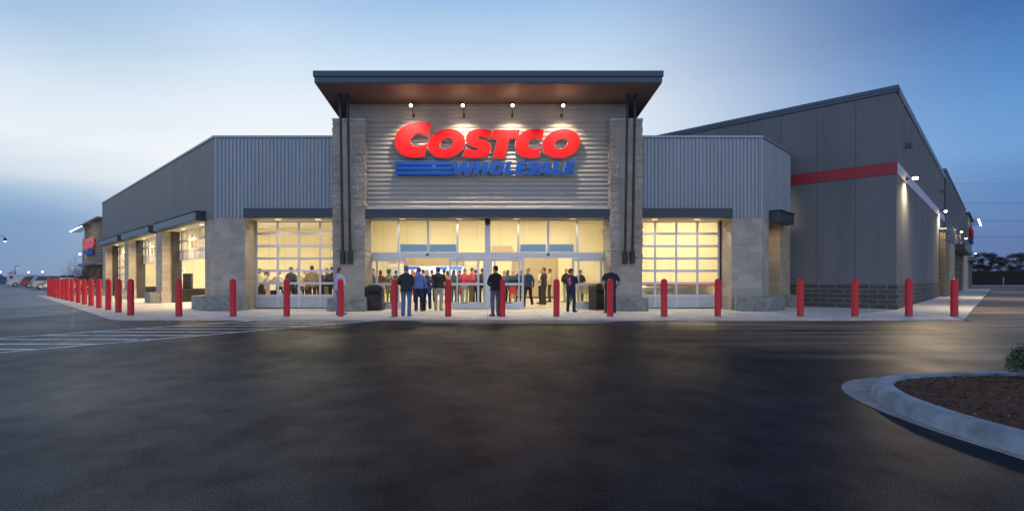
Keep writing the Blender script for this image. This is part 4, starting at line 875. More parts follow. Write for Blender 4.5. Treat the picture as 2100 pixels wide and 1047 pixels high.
def person(x, y, rz, H, label, top, legs, shoes='black', skin='light', hair='brown', hs='short', arms='down', arml=None, sleeve='long', build=1.0, stride=0.0, lean=0.0, skirt=False, cap=None, vox=0.017, head=0.0, group=None, stance=0.105, printm=None, collar=None, hem=0.90):
    e = empty('person', (x, y, 0.004), math.radians(rz), label, 'person', group); S = H / 1.75; e.scale = (S, S, S)
    seed = x * 3.1 + y; B = build
    def J(side):
        sx_ = 1 if side > 0 else -1; a = arms if side > 0 else (arml or arms); (el_, wr) = ARM[a]
        sh = Vector((0.182 * B * sx_, -0.005 + lean * 0.42, 1.385)); E = Vector((el_[0] * sx_ * (0.5 + 0.5 * B), el_[1] + lean * 0.15, el_[2])); W = Vector((wr[0] * sx_ * (0.6 + 0.4 * B), wr[1] + lean * 0.1, wr[2]))
        if a == 'crossed' and side < 0: W.z += 0.05; W.y += 0.03
        st = stride * side; hip = Vector((0.09 * sx_ * B, 0, 0.90)); kn = Vector((stance * sx_, 0.02 + st * 0.5 + abs(st) * 0.12, 0.48)); an = Vector((stance * sx_ * 1.02, -0.01 + st, 0.085 + (0.09 if st < -0.1 else 0)))
        return sh, E, W, hip, kn, an
    def torso(d, z0=0.90):
        k = lambda z: lean * max(0, (z - 0.9)) * 0.85
        R = [(0.90, 0.184, 0.136), (0.98, 0.178, 0.130), (1.08, 0.168, 0.122), (1.20, 0.168, 0.118), (1.32, 0.190, 0.124), (1.38, 0.192, 0.114), (1.425, 0.158, 0.098), (1.46, 0.10, 0.078), (1.49, 0.070, 0.070)]
        return [(0, k(z) - 0.012, z, (rx * B - d), (ry * (0.4 + 0.6 * B) - d)) for z, rx, ry in R if z >= z0 - 1e-6]
    # body (one continuous surface) with head and separate fingers
    m = MB(); hx = Vector((0, lean * 0.55, 0)); loft(m, torso(0.018)); f_ = MB()
    tube(m, [(0, lean * 0.45 - 0.01, 1.42), (0, lean * 0.5 - 0.002, 1.52), (0, lean * 0.53 + 0.01, 1.58)], [0.070, 0.066, 0.062], 12)
    ca, sa = math.cos(math.radians(head)), math.sin(math.radians(head))
    hr = lambda px_, py_: (px_ * ca - py_ * sa, px_ * sa + py_ * ca + lean * 0.55)
    hc = hr(0, 0.012)
    ellips(m, (hc[0], hc[1], 1.633), (0.080, 0.096, 0.102)); c = hr(0, 0.04); ellips(m, (c[0], c[1], 1.563), (0.052, 0.055, 0.058))
    c = hr(0, 0.104); ellips(m, (c[0], c[1], 1.600), (0.013, 0.016, 0.022), 8, 6)
    for q in (-1, 1): c = hr(0.077 * q, 0.0); ellips(m, (c[0], c[1], 1.608), (0.013, 0.02, 0.032), 8, 6)
    for side in (-1, 1):
        sh, E, W, hip, kn, an = J(side)
        tube(m, [sh + Vector((-0.03 * side, 0, 0.0)), sh.lerp(E, 0.5), E, E.lerp(W, 0.35), W], [0.05 * B, 0.044, 0.038, 0.038, 0.026], 10)
        d = (W - E).normalized(); pl = W + d * 0.055; u = Vector((side, 0, 0)); u = (u - d * u.dot(d)).normalized(); n_ = d.cross(u).normalized()
        tube(m, [W - d * 0.01, W + d * 0.04, W + d * 0.09], [0.024, 0.032, 0.030], 8, sy=0.7)
        for k in range(4):
            b0_ = W + d * 0.088 + n_ * (k - 1.5) * 0.017; L_ = (0.062, 0.074, 0.070, 0.054)[k]
            tube(f_, [b0_, b0_ + d * L_ * 0.5 - u * 0.006 * 1, b0_ + d * L_ * 0.85 - u * 0.022], [0.0095, 0.0088, 0.0075], 6)
        t0_ = W + d * 0.035 + n_ * 0.028; tube(f_, [t0_, t0_ + d * 0.03 + n_ * 0.022, t0_ + d * 0.062 + n_ * 0.028], [0.011, 0.010, 0.008], 6)
        tube(m, [hip, hip.lerp(kn, 0.5), kn, kn.lerp(an, 0.35), an + Vector((0, 0, 0.0)), an + Vector((0, 0.10, -0.045))], [0.08, 0.066, 0.052, 0.05, 0.036, 0.03], 10)
    body = remesh(m, 'body', SK[skin], e, vox, extra=f_)
    # top
    m = MB(); T = torso(0.0, hem if hem > 0.9 else 0.90)
    if hem < 0.9: T = [(0, -0.012, hem, 0.190 * B, 0.142 * (0.4 + 0.6 * B))] + T
    loft(m, T)
    for side in (-1, 1):
        sh, E, W, hip, kn, an = J(side); s0 = sh + Vector((-0.045 * side, 0, 0.0))
        if sleeve == 'long': tube(m, [s0, sh.lerp(E, 0.45), E, E.lerp(W, 0.5), W - (W - E) * 0.04], [0.064 * B, 0.060, 0.053, 0.047, 0.040], 12)
        else: tube(m, [s0, sh.lerp(E, 0.3), sh.lerp(E, 0.72)], [0.064 * B, 0.062, 0.062], 12)
    if hs == 'hood': ellips(m, (0, -0.07, 1.44), (0.11, 0.07, 0.07))
    remesh(m, 'jacket' if sleeve == 'long' else 'shirt', CM[top], e, vox, 0.007, seed)
    if collar: m = MB(); loft(m, [(0, lean * 0.45, 1.455, 0.074, 0.076), (0, lean * 0.48, 1.50, 0.066, 0.068), (0, lean * 0.48, 1.525, 0.064, 0.066)]); remesh(m, 'collar', CM[collar], e, 0.012)
    if printm:                                             # coloured print on the back of the shirt
        m = MB(); m.box(-0.085, 0.045, -0.152, -0.128, 1.24, 1.34); m.box(-0.06, 0.07, -0.150, -0.126, 1.14, 1.21); m.box(-0.02, 0.05, -0.146, -0.122, 1.06, 1.125); m.box(-0.03, 0.05, -0.150, -0.126, 1.355, 1.385)
        m.build('shirt_print', printm, e, world=False, bevel=0.008)
    # legs
    m = MB()
    if skirt:
        loft(m, [(0, 0, 0.52, 0.20, 0.17), (0, 0, 0.7, 0.19, 0.15), (0, -0.005, 0.9, 0.165, 0.118), (0, -0.01, 0.96, 0.15, 0.105)])
    else:
        loft(m, [(0, -0.005, 0.82, 0.158 * B, 0.116 * (0.4 + 0.6 * B)), (0, -0.012, 0.88, 0.164 * B, 0.118 * (0.4 + 0.6 * B)), (0, -0.012, 0.96, 0.150 * B, 0.104 * (0.4 + 0.6 * B))])
        for side in (-1, 1):
            sh, E, W, hip, kn, an = J(side)
            tube(m, [hip + Vector((-0.005 * side, 0, -0.02)), hip.lerp(kn, 0.45), kn, kn.lerp(an, 0.5), an + Vector((0, -0.005, -0.03))], [0.092 * (0.5 + 0.5 * B), 0.083, 0.072, 0.067, 0.066], 12)
    remesh(m, 'skirt' if skirt else 'trousers', CM[legs], e, vox, 0.008, seed + 4)
    for side in (-1, 1):
        an = J(side)[5]; tp = 14 * side; m = MB(); zt = an.z - 0.085
        dx, dy = math.sin(math.radians(tp)), math.cos(math.radians(tp))
        for t, r, h in ((-0.055, 0.040, 0.045), (0.0, 0.046, 0.055), (0.07, 0.046, 0.042), (0.14, 0.044, 0.034), (0.18, 0.034, 0.028)): ellips(m, (an.x + dx * t, an.y + dy * t, h + zt), (r, r * 1.2, h), 10, 8)
        remesh(m, 'shoe', SHOE[shoes], e, 0.011)
    # hair
    if hs != 'bald':
        m = MB(); HMh = HM[hair]; c = hr(0, -0.012)
        if hs in ('short', 'hood'): ellips(m, (c[0], c[1], 1.663), (0.086, 0.096, 0.083)); c = hr(0, -0.035); ellips(m, (c[0], c[1], 1.608), (0.076, 0.066, 0.07))
        elif hs == 'bob': ellips(m, (c[0], c[1], 1.658), (0.094, 0.100, 0.09)); c = hr(0, -0.03); ellips(m, (c[0], c[1], 1.578), (0.098, 0.08, 0.115))
        elif hs == 'long': ellips(m, (c[0], c[1], 1.663), (0.092, 0.100, 0.088)); c = hr(0, -0.05); ellips(m, (c[0], c[1], 1.538), (0.095, 0.065, 0.17))
        elif hs == 'afro': ellips(m, (c[0], c[1], 1.658), (0.125, 0.125, 0.115)); c = hr(0, -0.03); ellips(m, (c[0], c[1], 1.598), (0.12, 0.10, 0.10))
        elif hs == 'pony':
            ellips(m, (c[0], c[1], 1.663), (0.088, 0.098, 0.085)); a = hr(0, -0.10); b_ = hr(0, -0.15); d_ = hr(0, -0.13)
            tube(m, [(a[0], a[1], 1.678), (b_[0], b_[1], 1.628), (d_[0], d_[1], 1.498)], [0.035, 0.04, 0.015], 10)
        elif hs == 'fringe': c = hr(0, -0.03); ellips(m, (c[0], c[1], 1.598), (0.083, 0.078, 0.045))
        remesh(m, 'hair', HMh, e, 0.013, 0.005 if hs != 'afro' else 0.012, seed)
    if cap:
        m = MB(); c = hr(0, 0.0); ellips(m, (c[0], c[1], 1.678), (0.088, 0.105, 0.07)); c = hr(0, 0.11); ellips(m, (c[0], c[1], 1.663), (0.07, 0.08, 0.012)); remesh(m, 'cap', CM[cap], e, 0.011)
    return e
GP = 'shoppers and staff at the entrance'
def at(px, feet): Y = F * CH / (feet - HY); return (px - CX) / F * Y, Y
x, y = at(697, 645); person(x, y, -38, 1.70, 'person in a pale grey hoodie and jeans standing by the left stone column', 'hoodie', 'jeans', 'brown', hair='auburn', hs='hood', arms='crossed', build=1.1, vox=0.013, group=GP, head=-25)
x, y = at(833, 648); p = person(x, y, -6, 1.76, 'man seen from behind in a dark charcoal jacket and blue jeans at the left doorway', 'charcoal', 'jeans', 'brown', hair='grey', arms='front', build=1.13, vox=0.013, group=GP, hem=0.84)
x, y = at(859, 638); person(x, y, 4, 1.76, 'man in a blue shirt and navy trousers waiting behind the man in jeans', 'blue', 'navy', 'grey', skin='tan', hair='brown', build=1.0, vox=0.014, group=GP)
x, y = at(876, 637.5); bw = person(x, y, 10, 1.68, 'woman with pale blond hair, navy patterned blouse and dark trousers walking in', 'blouse', 'navy', hair='white', hs='bob', stride=-0.17, arms='bag', arml='bag', build=0.95, vox=0.013, group=GP, hem=0.80, lean=0.12)
m = MB(); bx_, by_ = x - 0.30, y + 0.02
loft(m, [(0, 0, 0.0, 0.13, 0.05), (0, 0, 0.05, 0.17, 0.07), (0, 0, 0.2, 0.15, 0.06), (0, 0, 0.27, 0.10, 0.03)]); hb = empty('handbag', (bx_, by_, 0.56), 0, 'beige handbag hanging from the hand of the blond woman in the doorway', 'handbag'); m.build('bag_body', CM['tan'], hb, world=False)
m = MB(); tube(m, [(-0.09, 0, 0.25), (-0.06, 0, 0.38), (0.0, 0, 0.42), (0.06, 0, 0.38), (0.09, 0, 0.25)], [0.009] * 5, 6, caps=False); m.build('handle', CM['brown'], hb, world=False)
x, y = at(899, 636.5); person(x, y, -10, 1.78, 'heavy man in a black polo shirt and khaki trousers, back turned, in the left doorway', 'blackbrown', 'khaki', 'grey', hair='black', skin='tan', sleeve='short', arms='front', build=1.28, vox=0.014, group=GP)
x, y = at(1016, 648); person(x, y, 24, 1.76, 'man in a black jacket and grey trousers by the centre mullion', 'black', 'grey', hair='black', arms='front', build=1.08, vox=0.013, group=GP, head=24, hem=0.88)
pink = mat('pink_print', (0.75, 0.10, 0.25), 0.8, 0, 0.2, 30)
x, y = at(1171, 639.5); person(x, y, -30, 1.70, 'firefighter in a navy cap and T-shirt with a pink print on the back', 'navy', 'navy', hair='black', hs='fringe', sleeve='short', arms='crossed', build=1.12, vox=0.013, group=GP, cap='navy', head=-40, printm=pink, stance=0.13)
x, y = at(1252, 642); person(x, y, 6, 1.80, 'bald man in a navy short sleeved shirt and navy trousers by the right stone column', 'navy', 'navy', 'brown', skin='tan', hair='grey', hs='bald', sleeve='short', arms='pocket', build=1.22, vox=0.013, group=GP, stance=0.14)
# inside the right doorway
def inside(px, feet, rz, H, *a, **k):
    X_, Y_ = at(px, feet)
    if px < 700: Y_ = 23.0 + (622 - feet) * 0.32                # the people in the left wing stand close behind the glass
    elif Y_ > 25.5: Y_ = 25.5 + (Y_ - 25.5) * 0.6
    return person((px - CX) / F * Y_, Y_, rz, H * 1.055, *a, **{**dict(vox=0.019, group='people inside the store'), **k})
inside(1109, 620.5, 70, 1.72, 'bald man in a white shirt with folded arms inside the right doorway', 'white', 'black', hs='bald', arms='crossed', sleeve='short', build=1.15)
inside(1115, 624, 62, 1.78, 'man in a dark short sleeved uniform inside the right doorway', 'suit', 'darkgrey', hair='brown', sleeve='short', arms='front', build=1.12, head=15)
inside(1127, 616, 85, 1.76, 'man in a pale yellow shirt and dark trousers before the shutter', 'cream', 'darkgrey', 'brown', hair='black', arms='crossed', build=0.95)
inside(1161, 616, 25, 1.78, 'man in a dark brown jacket and faded jeans by the right inner wall', 'blackbrown', 'paleblue', 'brown', hair='blond', arms='front', head=-40)
inside(1168, 615, -30, 1.72, 'man in a grey top behind the firefighter', 'grey', 'denim', hair='brown')
inside(1190, 618, -20, 1.70, 'person in a dark top behind the right sliding door glass', 'charcoal', 'teal', hair='brown', arms='crossed')
inside(1083, 629, 150, 1.70, 'man in a dark blue jacket stepping out past the right doorway edge', 'denim', 'black', hair='brown', stride=0.20, build=1.05, hs='short')
inside(1052, 622, 5, 1.66, 'blond woman in a dark jacket and red skirt behind the glass of the right door', 'navy', 'red', hair='blond', hs='long', skirt=True)
inside(1042, 618, -30, 1.68, 'woman with long brown hair behind the man in the black jacket', 'teal', 'black', hair='brown', hs='long')
inside(1034, 616, 40, 1.66, 'woman with long fair hair left of the red skirt', 'grey', 'darkgrey', hair='blond', hs='long')
inside(1062, 615, 20, 1.74, 'white haired man in a dark coat behind the blond woman', 'charcoal', 'black', hair='white')
inside(1070, 613, -20, 1.70, 'brown haired man half hidden by the sliding door stile', 'suit', 'black', hair='brown')
# behind the left doors
inside(765, 622, -60, 1.74, 'person in a grey green top at the far left of the left door glass', 'grey', 'black', hair='brown')
inside(780, 619, 20, 1.68, 'brown haired person in a dark plum top behind the left litter bin', 'maroon', 'black', hair='auburn', hs='bob')
inside(798, 622, -30, 1.70, 'woman with big dark curly hair and a yellow floral dress', 'camo', 'camo', skin='dark', hair='black', hs='afro', skirt=True, sleeve='short')
inside(812, 618, 0, 1.66, 'person in navy behind the left door stile', 'navy', 'black', hair='brown')
inside(846, 619, 10, 1.72, 'fair haired person just inside the left doorway', 'tan', 'black', hair='blond', hs='bob')
inside(868, 617, -10, 1.72, 'person in a pale top deep in the left doorway crowd', 'white', 'denim', hair='brown', skin='tan')
inside(886, 615, 15, 1.70, 'person in cream in the middle of the left doorway crowd', 'cream', 'black', hair='auburn')
inside(911, 619, -15, 1.72, 'person in a mustard sweater at the right side of the left doorway', 'tan', 'maroon', hair='brown', hs='short')
inside(918, 616, 15, 1.66, 'brown haired woman in a black top next to the right leaf of the left door', 'black', 'black', hair='auburn', hs='bob')
inside(931, 621, -10, 1.68, 'dark haired woman in a teal top behind the left edge of the glass leaf', 'teal', 'teal', hair='brown', hs='long')
inside(953, 621, -25, 1.74, 'grey haired person in a red top and pale jeans behind the glass leaf', 'red', 'paleblue', hair='grey', build=1.1)
inside(966, 621.5, -65, 1.78, 'man in a bright red shirt leaning forward behind the glass leaf', 'red', 'brown', hair='brown', arms='front', build=1.12, lean=0.12)
inside(943, 616, 25, 1.70, 'brown haired person left of the two people in red', 'maroon', 'maroon', hair='auburn')
inside(975, 619, 40, 1.70, 'man in a slate jacket facing the man in red', 'denim', 'black', hair='brown')
inside(989, 620, 10, 1.76, 'tall man in dark clothes behind the narrow side light', 'charcoal', 'black', hair='brown')
# behind the left wing garage door
inside(532, 619, 60, 1.70, 'older person behind the black loudspeaker box', 'white', 'black', hair='grey')
inside(549, 622, -80, 1.56, 'young woman with a dark ponytail and white top at the table', 'white', 'cream', hair='black', hs='pony', arms='up', sleeve='short')
inside(573, 615, 170, 1.66, 'person with folded arms in a white shirt behind the glass', 'white', 'black', hair='grey', arms='crossed')
inside(597, 620, -20, 1.76, 'man in a dark suit jacket seen through the garage door', 'suit', 'black', hair='grey', build=1.15, hem=0.8)
inside(612, 616, 30, 1.72, 'person in a light shirt between the suit and the tan jacket', 'cream', 'maroon', hair='black')
inside(640, 620, -12, 1.82, 'large man in a tan jacket and dark red trousers behind the garage door', 'tan', 'maroon', hair='brown', build=1.3, hem=0.84)
inside(625, 613, 170, 1.70, 'fair person deep behind the man in the tan jacket', 'white', 'black', hair='blond')
inside(658, 618, 15, 1.68, 'person in a dark green jacket right of the tan jacket', 'teal', 'black', hair='brown')
inside(671, 619, -35, 1.70, 'person in a brown coat near the stone column edge', 'brown', 'tan', hair='brown', arms='hip')
inside(682, 620.5, -5, 1.76, 'person in a black coat partly hidden by the left stone column', 'black', 'black', hair='black', build=1.15)

# ---------------------------------------------------------------- things inside
def draped_table(x, y, L, W, rz, label, lab2, top='black_cloth'):
    t = empty('table', (x, y, 0.004), rz, label, 'table'); m = MB(); m.box(-L / 2, L / 2, -W / 2, W / 2, 0.70, 0.735); m.build('tabletop', M['white'], t, world=False)
    for sx_ in (-1, 1):
        for sy_ in (-1, 1): m = MB(); tube(m, [(sx_ * (L / 2 - 0.1), sy_ * (W / 2 - 0.1), 0.0), (sx_ * (L / 2 - 0.1), sy_ * (W / 2 - 0.1), 0.7)], [0.015] * 2, 6); m.build('leg', M['darksteel'], t, world=False)
    c = MB(); P = []; n = 72
    for k in range(n):
        u = 4 * k / n; s = int(u); f = u - s; q = [(-1, -1), (1, -1), (1, 1), (-1, 1), (-1, -1)]
        P.append(((q[s][0] * (1 - f) + q[s + 1][0] * f) * (L / 2 + 0.012), (q[s][1] * (1 - f) + q[s + 1][1] * f) * (W / 2 + 0.012)))
    rows = [(1.0, 0.742), (1.0, 0.6), (1.015, 0.35), (1.03, 0.03)]
    for i, (sA, zA) in enumerate(rows[:-1]):
        sB, zB = rows[i + 1]
        for k in range(n):
            w_ = lambda kk, z: 0.022 * math.sin(kk * 1.7) * (0.742 - z) / 0.7
            a, b = P[k], P[(k + 1) % n]; g_ = lambda p, s_, kk, z: (p[0] * s_ * (1 + w_(kk, z)), p[1] * s_ * (1 + w_(kk, z)), z)
            c.face([g_(a, sA, k, zA), g_(b, sA, (k + 1) % n, zA), g_(b, sB, (k + 1) % n, zB), g_(a, sB, k, zB)], smooth=True)
    c.face([(p[0], p[1], 0.742) for p in P])
    o = c.build('tablecloth', M[top]); o.location = (x, y, 0.004); o.rotation_euler = (0, 0, rz); tag(o, lab2, 'tablecloth'); return t
tx, ty = at(396, 618); draped_table(tx - 0.1, ty, 1.8, 0.75, 0.5, 'folding table under a black cloth inside the nearest open door of the left wing', 'black cloth draped over the table inside the nearest open left door')
tx2, ty2 = -23.6, 36.2; draped_table(tx2, ty2, 1.8, 0.75, 0.5, 'folding table under a black cloth inside the second left door', 'black cloth on the table seen through the second left door')
m = MB(); m.box(-0.3, 0.3, -0.25, 0.25, 0, 0.72)
def speaker_box(x, y, z, h, rz, label):
    e = empty('loudspeaker', (x, y, z), rz, label, 'loudspeaker'); m = MB(); m.box(-0.22, 0.22, -0.18, 0.18, 0, h); m.build('cabinet', M['black'], e, world=False, bevel=0.02)
    m = MB(); m.box(-0.19, 0.19, -0.195, -0.181, 0.04, h - 0.04); m.build('grille', M['darksteel'], e, world=False, bevel=0.01); return e
speaker_box(tx - 0.35, ty + 0.1, 0.75, 0.85, 0.3, 'black loudspeaker box standing on the black draped table')
# banner with heading, logo plate and lines
def text_mesh(s, size, depth=0.004, bold=0.0):
    cu = bpy.data.curves.new('t', 'FONT'); cu.body = s; cu.size = size; cu.extrude = depth; cu.align_x = 'CENTER'; cu.offset = bold
    o = bpy.data.objects.new('t', cu); COL.objects.link(o); me = bpy.data.meshes.new_from_object(o.evaluated_get(bpy.context.evaluated_depsgraph_get())); bpy.data.objects.remove(o); bpy.data.curves.remove(cu); return me
def add_text(s, size, loc, parent, mt, name='lettering', bold=0.0):
    me = text_mesh(s, size, 0.004, bold); me.materials.clear(); me.materials.append(M[mt]); o = bpy.data.objects.new(name, me); COL.objects.link(o); o.parent = parent; o.location = loc; o.rotation_euler = (PI / 2, 0, 0); return o
bx_, by_ = -18.9, 31.2
bnr = empty('banner_stand', (bx_, by_, 0.004), 0.55, 'white roll-up banner with a red heading behind the draped table', 'banner'); m = MB(); m.box(-0.42, 0.42, -0.01, 0.01, 0.1, 2.0); m.build('banner_sheet', M['white'], bnr, world=False)
m = MB(); m.box(-0.45, 0.45, -0.12, 0.12, 0, 0.09); m.build('base', M['alu'], bnr, world=False, bevel=0.01)
add_text('COSTCO', 0.17, (0, -0.016, 1.72), bnr, 'red', bold=0.004); m = MB(); m.box(-0.17, 0.17, -0.018, -0.011, 1.46, 1.6); m.build('badge', CM['tan'], bnr, world=False)
m = MB(); m.box(-0.2, 0.2, -0.018, -0.011, 1.05, 1.09); m.box(-0.28, 0.28, -0.018, -0.011, 0.8, 0.82); m.build('printed_line', M['blue'], bnr, world=False)
# poster on the inner wall, and opening hours
pe = empty('wall_poster', ((812 - CX) / F * 33.9, 33.9, 1.0), 0, 'white wall poster with a red heading behind the left sliding door', 'poster'); m = MB(); m.box(-0.5, 0.5, 0, 0.03, 0, 1.6); m.build('poster_sheet', M['white'], pe, world=False)
add_text('COSTCO', 0.24, (0, -0.006, 1.3), pe, 'red', bold=0.006); m = MB()
for i in range(6): m.box(-0.36, 0.36 - 0.1 * (i % 3), -0.006, -0.001, 0.15 + i * 0.17, 0.18 + i * 0.17)
m.build('printed_line', M['darksteel'], pe, world=False)
hs_ = empty('hours_sign', ((963 - CX) / F * 33.9, 33.9, 1.9), 0, 'grey opening hours lettering on the inner wall behind the glass leaf', 'sign'); add_text('MON - FRI   10:00', 0.15, (0, -0.004, 0.2), hs_, 'chrome'); add_text('SAT   9:30', 0.15, (0, -0.004, -0.12), hs_, 'chrome')
# displays on the sales floor
for i, (xx, c1) in enumerate(((-5.6, 'blue'), (-4.6, 'white'), (-3.5, 'blue'), (-2.4, 'blue'))):
    d = empty('display_shelf', (xx, 38.9, 0.004), 0, ['steel display shelf with boxes, leftmost beyond the inner opening', 'display shelf with red and white boxes beyond the inner opening', 'display shelf with blue headed boxes beyond the opening', 'display shelf nearest the right side of the inner opening'][i], 'shelf', 'display shelves on the sales floor')
    m = MB(); m.box(-0.45, -0.42, -0.25, 0.25, 0, 2.2); m.box(0.42, 0.45, -0.25, 0.25, 0, 2.2)
    for z in (0.1, 0.75, 1.35, 1.95): m.box(-0.419, 0.419, -0.25, 0.25, z, z + 0.03)
    m.build('rack', M['panel_white'], d, world=False)
    m = MB(); m.box(-0.44, 0.44, -0.28, -0.26, 2.0, 2.2); m.build('header_board', M[c1], d, world=False)
    for z in (0.14, 0.79, 1.39):
        for k in range(3): m = MB(); m.box(-0.38 + k * 0.27, -0.16 + k * 0.27, -0.22, 0.1, z, z + 0.3 + 0.1 * ((k + i) % 3)); m.build('box', M[('white', 'red', 'blue', 'panel_white')[(k + i) % 4]], d, world=False, bevel=0.005)
# speaker box and table behind the left garage door
draped_table((541 - CX) / F * 24.6, 24.6, 1.7, 0.7, 0.0, 'low table with a reddish top behind the left garage door', 'black cloth over the table behind the left garage door')
speaker_box((532 - CX) / F * 24.0, 24.0, 0.0, 1.12, 0.1, 'tall black loudspeaker box at the left edge of the left garage door')
for px_ in (575, 616):
    Yb = 23.5; e = empty('bottle', ((px_ - CX) / F * Yb, Yb, 0.004), 0, 'white round-bellied dispenser bottle on a stand, %s behind the left garage door' % ('left one' if px_ == 575 else 'right one'), 'bottle', 'bottles behind the left garage door')
    m = MB(); lathe(m, [(0, 0.52), (0.16, 0.52), (0.16, 0.56), (0.03, 0.561)], seg=12); tube(m, [(0, 0, 0), (0, 0, 0.54)], [0.02, 0.02], 8); m.build('stand', M['darksteel'], e, world=False)
    m = MB(); lathe(m, [(0, 0.565), (0.085, 0.565), (0.10, 0.62), (0.06, 0.68), (0.03, 0.72), (0.03, 0.80), (0, 0.80)], seg=14); m.build('bottle_body', M['white'], e, world=False)

# shopping carts
def make_cart():
    e = empty('shopping_cart', (0, 0, 0)); m = MB()
    def bar(a, b, r=0.005): tube(m, [a, b], [r, r], 4, smooth=False, caps=False)
    zt, zb_, L0, L1, wt_, wb = 0.98, 0.55, -0.42, 0.42, 0.27, 0.21                      # basket: back (handle) at -x
    T = lambda u, s_, z: (L0 + (L1 - L0 - (0.08 if z < 0.7 else 0)) * u, s_ * (wt_ if z > 0.7 else wb) * (1 - 0.2 * u), z - (0.10 * u if z > 0.7 else -0.06 * u))
    for i in range(15):
        u = i / 14
        for s_ in (-1, 1): bar(T(u, s_, zt), T(u, s_, zb_), 0.004)
        bar(T(u, -1, zb_), T(u, 1, zb_), 0.004)
    for k in range(6):
        z0_ = k / 5
        for s_ in (-1, 1):
            A = [Vector(T(u, s_, zt)).lerp(Vector(T(u, s_, zb_)), z0_) for u in (0, 1)]; bar(A[0], A[1], 0.007 if k in (0, 5) else 0.004)
        B_ = [Vector(T(1, s_, zt)).lerp(Vector(T(1, s_, zb_)), z0_) for s_ in (-1, 1)]; bar(B_[0], B_[1], 0.005)
    for k in range(7): s_ = -1 + k / 3; bar(Vector(T(1, -1, zt)).lerp(Vector(T(1, 1, zt)), k / 6), Vector(T(1, -1, zb_)).lerp(Vector(T(1, 1, zb_)), k / 6), 0.004)
    m.build('basket', M['chrome'], e, world=False, recalc=False)
    m = MB()
    for s_ in (-1, 1): tube(m, [(-0.5, s_ * 0.25, 1.0), (-0.40, s_ * 0.24, 0.55), (-0.36, s_ * 0.23, 0.16), (0.40, s_ * 0.17, 0.14)], [0.013] * 4, 6)
    m.build('cart_frame', M['chrome'], e, world=False)
    m = MB(); tube(m, [(-0.5, -0.28, 1.02), (-0.5, 0.28, 1.02)], [0.022, 0.022], 8); m.box(-0.47, -0.40, -0.2, 0.2, 0.93, 1.0); m.build('handle', M['bollard'], e, world=False)
    for (wx, wy) in ((-0.36, 0.23), (-0.36, -0.23), (0.38, 0.17), (0.38, -0.17)):
        m = MB()
        for k in range(12):
            a, b = 2 * PI * k / 12, 2 * PI * (k + 1) / 12
            m.face([(wx, wy - 0.015, 0.065), (wx + 0.062 * math.cos(a), wy - 0.015, 0.065 + 0.062 * math.sin(a)), (wx + 0.062 * math.cos(b), wy - 0.015, 0.065 + 0.062 * math.sin(b))])
            m.face([(wx, wy + 0.015, 0.065), (wx + 0.062 * math.cos(a), wy + 0.015, 0.065 + 0.062 * math.sin(a)), (wx + 0.062 * math.cos(b), wy + 0.015, 0.065 + 0.062 * math.sin(b))])
            m.face([(wx + 0.062 * math.cos(a), wy - 0.015, 0.065 + 0.062 * math.sin(a)), (wx + 0.062 * math.cos(b), wy - 0.015, 0.065 + 0.062 * math.sin(b)), (wx + 0.062 * math.cos(b), wy + 0.015, 0.065 + 0.062 * math.sin(b)), (wx + 0.062 * math.cos(a), wy + 0.015, 0.065 + 0.062 * math.sin(a))])
        m.build('wheel', M['black'], e, world=False)
    return e
cart0 = make_cart(); first = True
for row in range(4):
    for k in range(14):
        o = cart0 if first else copy_tree(cart0); first = False
        ra = (0.34, 0.22, 0.40, 0.28)[row]; o.location = (7.0 + k * 0.27 * math.cos(ra) + row * 0.12 + random.uniform(-0.02, 0.02), 23.2 + row * 0.75 + k * 0.27 * math.sin(ra), 0.004); o.rotation_euler = (0, 0, PI + ra + random.uniform(-0.05, 0.05))
        tag(o, 'wire shopping cart with red handle nested behind the right wing garage door', 'shopping cart', 'nested shopping carts in the right wing')
for k in range(6):
    o = copy_tree(cart0); o.location = (4.5 + k * 0.27, 25.6, 0.004); o.rotation_euler = (0, 0, PI + 0.5)
    tag(o, 'wire shopping cart with red handle nested behind the rightmost sliding door', 'shopping cart', 'nested shopping carts by the right sliding door')

# ---------------------------------------------------------------- kerbed planting island, lower right
def offs(poly, d):
    out = []; n = len(poly)
    for i in range(n):
        a, b, c = Vector(poly[i - 1]), Vector(poly[i]), Vector(poly[(i + 1) % n]); t = ((b - a).normalized() + (c - b).normalized()).normalized(); out.append((b.x + t.y * d, b.y - t.x * d))
    return out
ctrl_out = [(4.6, -2.0), (4.25, 0.6), (4.02, 2.4), (3.97, 3.8), (3.94, 4.35), (3.95, 4.8), (4.0, 5.3), (4.10, 5.75), (4.26, 6.15), (4.52, 6.5), (4.85, 6.75), (5.4, 6.92), (6.4, 7.02), (8.5, 7.05), (15.0, 7.1)]
ctrl_face = [(4.68, -2.0), (4.33, 0.6), (4.12, 2.4), (4.04, 3.8), (4.0, 4.35), (4.03, 4.8), (4.13, 5.25), (4.26, 5.6), (4.45, 5.95), (4.72, 6.25), (5.08, 6.46), (5.55, 6.58), (6.5, 6.66), (8.5, 6.68), (15.0, 6.72)]
def dense(c): return cat(c, 8)
O_, Fc = dense(ctrl_out), dense(ctrl_face)
def inner(P, d):
    out = []
    for i, p in enumerate(P):
        a, b = Vector(P[max(i - 1, 0)]), Vector(P[min(i + 1, len(P) - 1)]); t = (b - a).normalized(); out.append((p[0] + t.y * d, p[1] - t.x * d))
    return out
gz = ZR + 0.012
m = MB()
I0 = inner(Fc, 0.02)
for i in range(len(O_) - 1): m.face([(*O_[i], ZR - 0.02), (*O_[i + 1], ZR - 0.02), (*O_[i + 1], gz), (*O_[i], gz)]); m.face([(*O_[i], gz), (*O_[i + 1], gz), (*I0[i + 1], gz - 0.004), (*I0[i], gz - 0.004)])
struct(m.build('gutter', M['gutter'], recalc=False))
